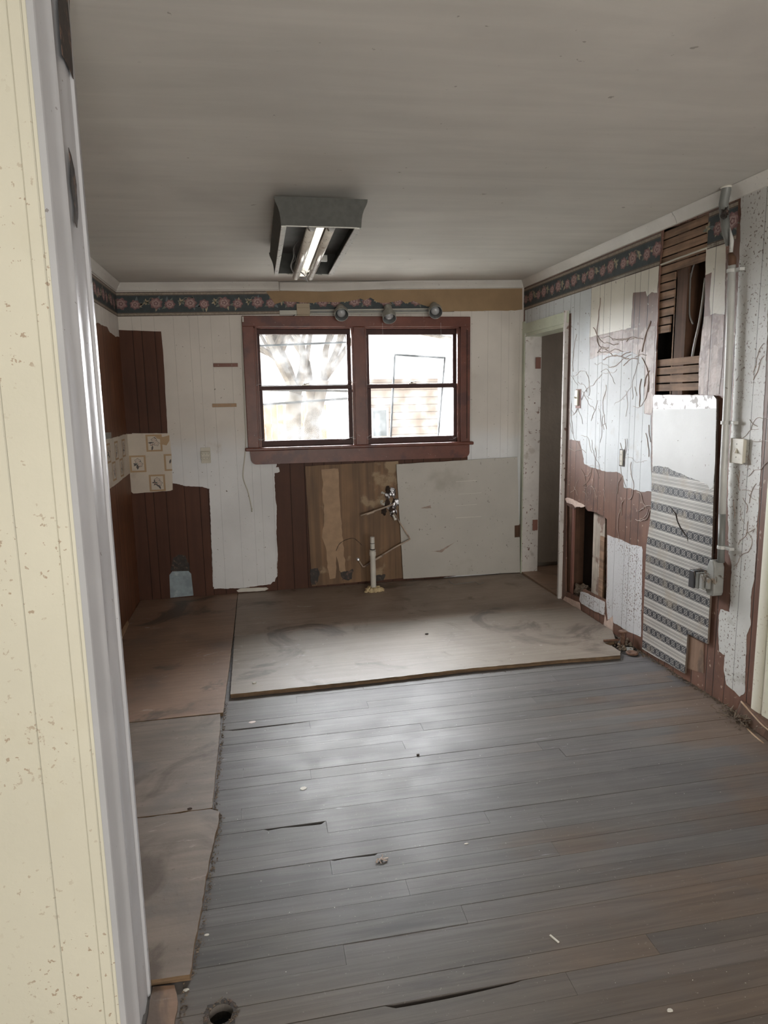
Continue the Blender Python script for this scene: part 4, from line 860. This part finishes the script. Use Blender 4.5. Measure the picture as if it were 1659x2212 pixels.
# debris along the sheet edges
b = MB(); q = random.Random(21)
def crumb(c, r, seed):
    k = [Vector((q.uniform(-1, 1), q.uniform(-1, 1), q.uniform(0, 1)))*r+Vector(c) for _ in range(5)]
    for t in ((0, 1, 2), (0, 2, 3), (0, 3, 4), (1, 2, 4), (1, 3, 4)): b.face([k[i] for i in t])
for i in range(900):
    t = q.random(); y = 1.25+t*2.15
    xe = -.262 if y < 1.67 else (-.246+(y-1.67)*.055 if y < 2.42 else -.232)
    x = xe+abs(q.gauss(0, .008)); crumb((x, y, fz(x)), q.uniform(.0015, .005)*(1.5 if q.random() < .05 else 1), i)
for i in range(420):
    x = q.uniform(-.2, 2.0); y = 3.435-abs(q.gauss(0, .006)); crumb((x, y, fz(x)), q.uniform(.001, .003), i)
for i in range(1000):
    y = q.uniform(2.55, 3.9); x = rx(y)-abs(q.gauss(0, .014)); crumb((x, y, fz(x)+(.02 if y > 3.9 else 0)), q.uniform(.002, .008), i)
for i in range(500):
    y = 2.60+q.gauss(0, .06); x = rx(y)-abs(q.gauss(0, .035)); crumb((x, y, fz(x)), q.uniform(.003, .009), i)
b.build('floor_debris', 'debris', label='brown dust and splinters gathered along the plywood edges and right wall', cat='debris', kind='stuff')
# scattered specks
b = MB()
for i in range(260):
    x = q.uniform(-.2, 2.1); y = q.uniform(1.3, 3.4); crumb((x, y, fz(x)), q.uniform(.0008, .0026), i)
for i in range(120):
    x = q.uniform(-.9, 2.1); y = q.uniform(3.5, 5.3); crumb((x, y, fz(x)+.024), q.uniform(.001, .003), i)
b.build('floor_grit', 'chip', label='tiny pale crumbs scattered over the whole floor', cat='debris', kind='stuff')
def chip(px, py, m, size, label, ang=0, nm='paint_chip', cat='paint chip', asp=.6, hgt=.002, off=0.0, group=None):
    c = hit(px, py, 'floor', off); q_ = random.Random(px); n = 7; b = MB()
    lp = [(c.x+size*math.cos(a+ang)*q_.uniform(.7, 1), c.y+size*asp*math.sin(a+ang)*q_.uniform(.7, 1)) for a in [i*2*math.pi/n for i in range(n)]]
    b.plate([lp], MAP['floor'], hgt+off, hgt); return b.build(nm, m, label=label, cat=cat, group=group)
a = hit(1188, 2019, 'floor', .003); c = hit(1207, 2035, 'floor', .003); d_ = (c-a).normalized(); n_ = Vector((-d_.y, d_.x, 0))*.0028
b = MB(); b.hexa([a-n_-Vector((0, 0, .0028)), c-n_-Vector((0, 0, .0028)), c+n_-Vector((0, 0, .0028)), a+n_-Vector((0, 0, .0028)), a-n_, c-n_, c+n_, a+n_])
b.build('plastic_strip', 'chip', label='short white stick lying on the bare floorboards, right foreground', cat='stick')
chip(1447, 2183, 'chip', .010, 'pale crumb of plaster on the floorboards at the lower right', nm='plaster_crumb', cat='plaster')
chip(447, 2020, 'chip', .008, 'whitish crumb on the boards right of the near plywood strip', nm='plaster_crumb', cat='plaster')
chip(402, 2139, 'chip', .009, 'pale chip at the corner of the near plywood scrap', nm='plaster_crumb', cat='plaster')
chip(549, 1476, 'chip', .012, 'pale pebble-like chip on the middle plywood sheet, left side', off=.024, nm='plaster_crumb', cat='plaster', hgt=.006)
chip(655, 1703, 'chip', .016, 'round whitish paint dab on the grey floorboards', hgt=.0012, asp=.9)
chip(545, 1560, 'residue_pale', .022, 'beige smear on the grey boards left of centre', hgt=.0012, asp=.6)
chip(1007, 1823, 'chip', .009, 'thin white fleck on the grey floorboards near the middle', asp=.3)
chip(903, 1632, 'dark', .009, 'small dark crumb on the grey floorboards', nm='wood_crumb', cat='crumb', hgt=.006)
chip(410, 1748, 'dark', .009, 'dark seed-like speck on the stained plywood square', off=.02, nm='wood_crumb', cat='crumb', hgt=.005, asp=.5, ang=1.5)
chip(922, 1370, 'dark', .014, 'dark crumb on the middle plywood sheet', off=.024, nm='wood_crumb', cat='crumb', hgt=.005)
b = MB(); c = hit(822, 1855, 'floor', .003)
for i in range(7):
    a_ = q.uniform(0, 6.3); b.tube([c, c+Vector((math.cos(a_)*.012, math.sin(a_)*.012, .004)), c+Vector((math.cos(a_+.5)*.026, math.sin(a_+.5)*.022, 0))], .0018, 5)
b.build('fibre_tuft', 'residue_pale', label='small tuft of pale fibre caught in a floor crack', cat='fibre')
b = MB(); b.tube(spline([hit(px, py, 'floor', .022) for px, py in ((970, 1255), (980, 1262), (1000, 1260), (1025, 1257), (1035, 1262), (1045, 1258))], 5), .003, 6)
b.build('black_cord_scrap', 'wire', label='thin dark scrap of cord on the back plywood, right of the drain pipe', cat='cord scrap')
b = MB(); lp = pxs([(262, 1355), (276, 1340), (278, 1346), (266, 1372), (258, 1390), (256, 1375)], 'floor', .03)
b.plate([lp], MAP['floor'], .03, .008); b.build('wood_offcut', 'cleat2', label='pale wood offcut against the left wall behind the door trim', cat='wood scrap')

# ring of dirt and dark around the floor hole
hx, hy, hr = hole_c; b = MB()
for k in range(130):
    a_ = q.uniform(0, 6.3); r_ = hr*(1.05+abs(q.gauss(0, .28))); crumb((hx+math.cos(a_)*r_, hy+math.sin(a_)*r_, fz(hx)+.0005), q.uniform(.0015, .004), k)
b.build('hole_dirt', 'debris', label='dark crumbs around the round hole in the near floorboards', cat='debris', kind='stuff')
o_ = patch('grime_ring', [(hx+math.cos(a)*hr*1.5, hy+math.sin(a)*hr*1.4) for a in [i*2*math.pi/20 for i in range(20)]], 'floor', 'stain', floor, .0010, .0003, .006, .022, 3, holes=[[(hx+math.cos(a)*hr*1.02, hy+math.sin(a)*hr*1.0) for a in [i*2*math.pi/20 for i in range(20)]]], label='dark grime around the hole')

# ================================================================== RIGHT WALL THINGS
def rxp(px, py, o=0): return hit(px, py, 'right', o)
# striped panel
off = .016
lp = pxs([(1414, 853), (1541, 854), (1548, 862), (1548, 900), (1545, 1000), (1541, 1080), (1539, 1160), (1534, 1290), (1528, 1391), (1485, 1369), (1483, 1400), (1479, 1455), (1387, 1402), (1391, 1300), (1396, 1180), (1404, 1125), (1406, 1100), (1409, 1000), (1410, 860)], 'right', off)
b = MB(); b.plate([jag(lp, .08, .0015, 3)], MAP['right'], off, .010, 1)
pan = b.build('striped_panel', ['stripe', 'panel_edge'], label='tall panel with black and white lattice stripes and white painted top, right wall', cat='wall panel')
patch('white_paint', pxs([(1411, 870), (1548, 870), (1547, 900), (1545, 1000), (1541, 1052), (1533, 1060), (1528, 1046), (1500, 1035), (1470, 1022), (1440, 1010), (1425, 1006), (1410, 1008), (1410, 930)], 'right', off), 'right', 'panel_white', pan, off+.001, .001, .010, .006, 7, skip=(0, 1, 2, 3, 11, 12))
patch('metal_edge', pxs([(1414, 853), (1541, 854), (1548, 862), (1548, 882), (1480, 884), (1411, 883), (1411, 858)], 'right', off), 'right', 'metal_edge', pan, off+.002, .002, .02, .002, 8, skip=(0, 1, 2, 5, 6), label='scuffed metal top strip')
b = MB(); b.tube([rxp(px, py, off+.0008) for px, py in ((1445, 1093), (1452, 1100), (1460, 1110), (1463, 1125), (1470, 1140), (1478, 1152), (1484, 1160), (1486, 1170))], [.001, .002, .004, .003, .004, .003, .002, .001], 5)
b.build('crack', 'dark', pan, label='black zigzag crack')
# conduit with box
cdt = empty('conduit_pipe', rxp(1565, 1000, .03), 'tall pale conduit pipe strapped to the right wall beside the striped panel', 'conduit')
O = .030
b = MB(); b.tube([rxp(1581, 573, O), rxp(1577, 700, O), rxp(1571, 850, O), rxp(1563, 1010, O), rxp(1560, 1110, O)], .0165, 16); b.build('upper_conduit', 'conduit', cdt, smooth=True)
b = MB(); b.tube([rxp(1560, 1109, O), rxp(1557, 1215, O)], .0160, 16); b.build('lower_conduit', 'conduit_grey', cdt, smooth=True, label='bare grey lower length')
for px, py in ((1580, 585), (1567, 913), (1559, 1182)):
    c = rxp(px, py, O); b = MB(); b.tube([c-Vector((0, 0, .008)), c+Vector((0, 0, .008))], .021, 16); b.box((c.x-.0, c.y-.055, c.z-.007), (c.x+.026, c.y+.0, c.z+.007)); b.build('pipe_strap', 'conduit', cdt, bevel=.001)
a = rxp(1559, 1214, .0); c = rxp(1550, 1284, 0)
b = MB(); zt = a.z; zb_ = c.z; yc = (a.y+c.y)/2-.005; prf_ = [(-.030, .0), (-.022, -.022), (.022, -.022), (.030, 0), (.028, .14), (.014, .175), (-.014, .175), (-.028, .14)]
lp = [(yc+u, zb_+.022+v*(zt-zb_)/.185) for u, v in prf_]; b.plate([lp], MAP['right'], .056, .056); b.build('conduit_body', 'box_grey', cdt, bevel=.008)
# broken upper pipe from the ceiling
bp = empty('broken_pipe', rxp(1562, 500, .04), 'broken grey pipe hanging from the ceiling above the conduit', 'pipe')
pA = hit(1562, 408, 'ceil', .0); pB = rxp(1566, 470, .045); pA = Vector((pB.x, pB.y+.0, cz(pB.x)))
b = MB(); b.tube([pA, rxp(1563, 440, .045), rxp(1565, 468, .045)], [.022, .021, .021], 16, False); b.tube([rxp(1565, 466, .045), rxp(1568, 500, .045), rxp(1573, 530, .04)], [.020, .018, .010], 14, True); b.build('pipe_length', 'conduit_grey', bp, smooth=True)
b = MB(); b.blob(rxp(1566, 462, .064), .017, 3, .9, (.6, 1.2, 1.3)); b.build('dark_break', 'stain', bp)
b = MB(); b.tube([rxp(1558, 470, .05), rxp(1564, 500, .05), rxp(1571, 532, .045)], [.0015, .003, .002], 6); b.tube([rxp(1577, 492, .05), rxp(1581, 520, .05), rxp(1579, 545, .045)], [.002, .009, .008], 10); b.build('split_plastic', 'conduit', bp, smooth=True)
b = MB(); b.tube([rxp(1577, 548, .035), rxp(1581, 560, .033), rxp(1582, 573, .03)], [.012, .019, .0165], 14); b.build('pipe_socket', 'stud', bp, smooth=True)
b = MB(); b.lathe([(.024, 0), (.028, .004), (.024, .008)], pA-Vector((0, 0, .008)), (0, 0, 1), 20, True); b.build('ceiling_collar', 'chip', bp)
# receptacle sticking out of the conduit body
c = rxp(1527, 1262, .05); rc = empty('power_receptacle', c, 'dusty black and grey receptacle box jutting from the conduit foot over the striped panel', 'receptacle')
c0 = rxp(1545, 1262, .04); c1 = rxp(1508, 1258, .075); dd = (c1-c0); Ld = dd.length
y_a, y_b = c1.y, c0.y
def yb2(y0, y1, x0, x1, z0, z1, nm, m, bev=.003):
    b = MB(); b.box((x0, y0, z0), (x1, y1, z1)); return b.build(nm, m, rc, bevel=bev)
yy0 = c0.y+.012; yy1 = c1.y
X1 = rx(c0.y)-.020; zc2 = c0.z
yb2(yy0, yy0+.03, X1-.050, X1, zc2-.028, zc2+.028, 'neck', 'box_grey')
yb2(yy0+.03, yy0+.055, X1-.060, X1, zc2-.036, zc2+.036, 'box_rib', 'box_grey'); yb2(yy0+.06, yy0+.08, X1-.064, X1, zc2-.040, zc2+.040, 'box_rib', 'conduit_grey')
yb2(yy0+.085, yy0+.125, X1-.070, X1, zc2-.044, zc2+.044, 'socket_face', 'black')
b = MB(); q = random.Random(9)
for i in range(30):
    p = Vector((X1-.035+q.uniform(-.035, .03), yy0+q.uniform(-.02, .12), zc2+.042+q.uniform(-.002, .006)))
    b.tube(spline([p, p+Vector((q.uniform(-.015, .015), q.uniform(-.03, .03), q.uniform(-.004, .01))), p+Vector((q.uniform(-.02, .02), q.uniform(-.04, .04), q.uniform(-.04, .0)))], 3), .0011, 4)
b.build('dust_strands', 'debris', rc, kind='stuff')
# switch boxes and outlets
sw = empty('light_switch', rxp(1590, 972, 0), 'surface-mounted beige light switch box right of the conduit', 'light switch')
a = rxp(1579, 946, .02); c = rxp(1604, 1001, .02)
yA, yBb = c.y+.004, a.y-.004
b = MB(); b.box((rx(2.85)-.016, yA, c.z), (rx(2.85), yBb, a.z-.004)); b.build('switch_box', 'plastic_ivory', sw, bevel=.004)
b = MB(); b.box((rx(2.85)-.021, yA-.004, c.z-.004), (rx(2.85)-.015, yBb+.004, a.z)); b.build('cover_plate', 'plastic_ivory', sw, bevel=.002)
zm = (a.z+c.z)/2; ym = (yA+yBb)/2
b = MB(); b.hexa([(rx(2.85)-.021, ym-.005, zm-.012), (rx(2.85)-.021, ym+.005, zm-.012), (rx(2.85)-.021, ym+.005, zm+.012), (rx(2.85)-.021, ym-.005, zm+.012), (rx(2.85)-.034, ym-.004, zm-.012), (rx(2.85)-.034, ym+.004, zm-.012), (rx(2.85)-.029, ym+.004, zm-.002), (rx(2.85)-.029, ym-.004, zm-.002)]); b.build('toggle', 'plastic_ivory', sw, bevel=.001)
for s in (-1, 1):
    b = MB(); b.lathe([(.003, 0), (.003, .0015), (.001, .002)], (rx(2.85)-.021, ym, zm+s*.030), (-1, 0, 0), 8, True); b.build('screw', 'screw', sw)
s2 = empty('light_switch', rxp(1250, 860, 0), 'narrow ivory toggle switch without a cover beside the door opening', 'light switch')
a = rxp(1246, 842, 0); c = rxp(1254, 878, 0); x = rx(4.4)
b = MB(); b.box((x-.004, c.y-.005, c.z-.012), (x, a.y+.005, a.z+.004)); b.build('wall_opening', 'cleat', s2)
b = MB(); b.box((x-.016, (a.y+c.y)/2-.012, c.z+.006), (x-.003, (a.y+c.y)/2+.03, a.z-.002)); b.build('switch_body', 'plastic_ivory', s2, bevel=.002)
b = MB(); b.tube([(x-.016, (a.y+c.y)/2+.009, (a.z+c.z)/2), (x-.028, (a.y+c.y)/2+.009, (a.z+c.z)/2+.008)], .004, 8); b.build('toggle', 'plastic_ivory', s2)
s3 = empty('wall_outlet', rxp(1344, 990, 0), 'uncovered outlet with dark slots in the white paint of the right wall', 'outlet')
a = rxp(1340, 972, 0); c = rxp(1349, 1006, 0); x = rx(3.9); ym = (a.y+c.y)/2
b = MB(); b.box((x-.004, ym-.028, c.z-.006), (x, ym+.028, a.z+.006)); b.build('wall_opening', 'stain', s3)
b = MB(); b.box((x-.009, ym-.017, c.z), (x-.003, ym+.017, a.z)); b.build('outlet_body', 'plastic_ivory', s3, bevel=.003)
zm = (a.z+c.z)/2
for s in (-1, 1):
    b = MB()
    for t in (-.006, .005): b.box((x-.0096, ym+t, zm+s*.020-.005), (x-.0085, ym+t+.002, zm+s*.020+.005))
    b.build('socket_slots', 'black', s3)
# floor pipe hole near the right wall
c = hit(1345, 1388, 'floor', .02)
fp = empty('floor_pipe_stub', c, 'rusty pipe stub poking through the broken floor at the right wall', 'pipe stub')
b = MB(); b.lathe([(.014, -.02), (.014, .04), (.010, .04), (.010, .06), (.024, .062), (.027, .068), (.024, .074), (.012, .074), (.001, .070)], c, (0, .05, 1), 18); smooth_angle(b.build('pipe', 'rust', fp), 40)
b = MB(); b.tube([c+Vector((-.02, .01, .015)), c+Vector((-.11, .03, .010))], .008, 10); b.build('side_pipe', 'rust', fp, smooth=True)
d_ = hit(1365, 1412, 'floor', .005); b = MB(); b.lathe([(.034, 0), (.036, .006), (.030, .012), (.022, .008), (.001, .006)], d_, (0, 0, 1), 22); b.build('pipe_flange', 'rust', fp, smooth=True)
b = MB(); lp = pxs([(1316, 1399), (1330, 1390), (1345, 1388), (1372, 1397), (1378, 1408), (1374, 1416), (1350, 1414), (1340, 1408)], 'floor', .002); b.plate([jag(lp, .01, .006, 4)], MAP['floor'], .0022, .002); b.build('dark_gap', 'under', fp)
b = MB(); lp = pxs([(1353, 1398), (1366, 1399), (1368, 1404), (1354, 1406)], 'floor', .01); b.plate([lp], MAP['floor'], .012, .004); b.build('slate_chip', 'box_grey', fp)
b = MB(); q = random.Random(31)
for i in range(40): b.blob(c+Vector((q.uniform(-.06, .12), q.uniform(-.09, .06), q.uniform(-.02, .004))), q.uniform(.006, .014), i, .9, sub=1)
b.build('rubble', 'debris', fp, kind='stuff')
# broken threshold chunk at the right edge
tp = empty('threshold_piece', hit(1650, 1570, 'floor', 0), 'broken wooden threshold piece with splinters at the right edge of the floor', 'wood scrap')
A_ = Vector((rx(2.6)-.006, 2.655, fz(2.2)+.055)); 
b = MB(); b.hexa([(rx(2.6)-.035, 2.67, .03), (rx(2.6)+.0, 2.70, .03), (rx(2.6)+.0, 2.3, .03), (rx(2.6)-.07, 2.3, .03), (rx(2.6)-.018, 2.655, .105), (rx(2.6)-.0, 2.68, .110), (rx(2.6)+.0, 2.3, .085), (rx(2.6)-.06, 2.3, .075)]); b.build('wood_block', 'stud', tp, bevel=.006)
b = MB(); b.tube(spline([(rx(2.6)-.018, 2.655, .108), (rx(2.6)-.03, 2.56, .088), (rx(2.6)-.055, 2.45, .082), (rx(2.6)-.065, 2.3, .078)], 5), .004, 6); b.tube(spline([(rx(2.6)-.045, 2.60, .026), (rx(2.6)-.07, 2.52, .028), (rx(2.6)-.085, 2.42, .026)], 5), .005, 6); b.build('pale_splinter', 'cleat2', tp, smooth=True)
b = MB(); q = random.Random(41)
for i in range(60):
    p = Vector((rx(2.6)-.03-abs(q.gauss(0, .035)), 2.62+q.gauss(0, .06), fz(2.2)+q.uniform(.002, .04))); dd = Vector((q.uniform(-1, 1), q.uniform(-1, 1), q.uniform(-.3, .6)))*.03
    b.tube([p, p+dd], q.uniform(.001, .003), 4)
b.build('splinters', 'debris', tp, kind='stuff')

# ================================================================== OUTSIDE
b = MB(); b.hexa([(-30, YB+.17, -.75), (40, YB+.17, -.75), (40, 60, -.55), (-30, 60, -.55), (-30, YB+.17, -.6), (40, YB+.17, -.6), (40, 60, -.4), (-30, 60, -.4)])
b.build('ground', 'ground', kind='structure')
def tree(name_label, base, segs, group='bare trees outside the window'):
    r_ = empty('bare_tree', base, name_label, 'tree', group)
    tr = MB(); br = MB(); q = random.Random(int(base[0]*10)+3)
    for pts, rad in segs: tr.tube(spline(pts, 5), [rad[0]+(rad[1]-rad[0])*i/(5*(len(pts)-1)) for i in range(5*(len(pts)-1)+1)], 10)
    tr.build('trunk', 'bark', r_, smooth=True)
    def grow(p, d, L, r, n):
        e_ = p+d*L; m_ = (p+e_)/2+Vector((q.uniform(-1, 1), q.uniform(-1, 1), q.uniform(-1, 1)))*L*.08
        br.tube([p, m_, e_], [r, r*.8, r*.6], 5)
        if n > 0:
            for k in range(2+(n > 2)):
                nd = (d+Vector((q.uniform(-1, 1), q.uniform(-1, 1), q.uniform(-.6, .7)))*.75).normalized(); grow(p+(e_-p)*q.uniform(.5, 1), nd, L*q.uniform(.6, .8), r*.6, n-1)
    for pts, rad in segs:
        e_ = Vector(pts[-1]); d_ = (e_-Vector(pts[-2])).normalized()
        for k in range(3): grow(e_, (d_+Vector((q.uniform(-.9, .9), q.uniform(-.5, .5), q.uniform(-.1, .5)))).normalized(), 1.1, rad[1]*.7, 4)
    br.build('branches', 'bark', r_)
t1 = 12.0
def at(px, py, y): return hit(px, py, yplane(y))
p0 = at(633, 960, t1); tree('pale bare tree with one straight trunk behind the left window', (p0.x, p0.y, -.6), [([(p0.x, t1, -.7), tuple(at(632, 900, t1)), tuple(at(640, 850, t1))], (.17, .13)), ([tuple(at(640, 852, t1)), tuple(at(618, 810, t1)), tuple(at(590, 770, t1+.4))], (.09, .05)), ([tuple(at(640, 852, t1)), tuple(at(655, 790, t1)), tuple(at(652, 740, t1))], (.09, .05))])
p0 = at(668, 960, 13); tree('pale forked bare tree, second trunk from the left outside', (p0.x, 13, -.6), [([(p0.x, 13, -.7), tuple(at(672, 930, 13)), tuple(at(684, 880, 13)), tuple(at(700, 820, 13))], (.20, .10)), ([tuple(at(676, 930, 13)), tuple(at(672, 860, 13)), tuple(at(662, 780, 13))], (.12, .07))])
p0 = at(975, 800, 15); tree('bare tree with drooping twigs behind the right window', (p0.x+2, 15, -.6), [([(p0.x+2, 15, -.7), (p0.x+1.9, 15, 2), (p0.x+1.2, 15, 3.2)], (.2, .08)), ([(p0.x+1.9, 15, 1.6), (p0.x+.6, 14.6, 2.6), (p0.x-1.0, 14.2, 2.9)], (.09, .03))])
# fence
fa = at(563, 912, 17); fb = at(610, 875, 17); fn = empty('wooden_fence', (fa.x, 17, -.55), 'sunlit tan board fence across the yard outside the left window', 'fence')
b = MB(); k = 0
x = -4.0
while x < at(700, 900, 17).x:
    b.box((x, 17, -.6), (x+.14, 17.03, fb.z+rnd.uniform(-.01, .01))); x += .15
b.build('pickets', 'fence', fn); b = MB(); b.box((-4, 17.03, .1), (at(700, 900, 17).x, 17.08, .2)); b.box((-4, 17.03, .9), (at(700, 900, 17).x, 17.08, 1.0)); b.build('fence_rail', 'fence', fn)
# house next door
ha = at(800, 960, 11); hb = at(952, 845, 11)
hs = empty('neighbour_house', ((ha.x+hb.x)/2, 12, -.6), 'beige lap-sided house next door seen through the right window', 'house')
b = MB(); b.box((ha.x-.05, 11, -.7), (hb.x-.05, 13.4, hb.z+.25)); b.build('wall', 'siding', hs)
b = MB(); b.hexa([(ha.x-.15, 10.75, hb.z+.2), (hb.x+.2, 10.75, hb.z+.2), (hb.x+.2, 13.6, hb.z+.2), (ha.x-.15, 13.6, hb.z+.2), (ha.x-.15, 12.1, hb.z+.5), (hb.x+.2, 12.1, hb.z+.5), (hb.x+.2, 12.3, hb.z+.5), (ha.x-.15, 12.3, hb.z+.5)]); b.build('roof', 'roof_out', hs)
wa = at(806, 942, 11); wb = at(833, 886, 11); b = MB(); b.box((wa.x-.04, 10.96, wa.z), (wb.x+.04, 11.02, wb.z+.04)); w1 = b.build('window', 'casing_white', hs); b = MB(); b.box((wa.x, 10.94, wa.z), (wb.x, 10.965, wb.z)); b.build('pane', 'glass_dark', w1)
# slipped storm frames just outside the panes
def bar(b, p, q_, y, wdt, t=.02):
    a = hit(*p, yplane(y)); c = hit(*q_, yplane(y)); d = (c-a).normalized(); n = Vector((-d.z, 0, d.x))*wdt/2
    b.hexa([a-n, c-n, c+n, a+n]+[v+Vector((0, t, 0)) for v in (a-n, c-n, c+n, a+n)])
YS = YB+.125
b = MB(); bar(b, (552, 747), (752, 739), YS, .014); bar(b, (748, 738), (758, 950), YS, .008); bar(b, (556, 875), (760, 860), YS, .018); bar(b, (556, 842), (762, 845), YS, .016); bar(b, (551, 740), (559, 955), YS, .010)
b.build('storm_frame', 'storm', label='thin grey storm frame slipped askew outside the left sashes', cat='storm frame', group='storm frames outside the sashes')
b = MB(); bar(b, (852, 766), (962, 773), YS, .014); bar(b, (853, 766), (844, 955), YS, .015); bar(b, (961, 772), (946, 955), YS, .013)
b.build('storm_frame', 'storm', label='dark three-sided storm frame tilted outside the right sashes', cat='storm frame', group='storm frames outside the sashes')
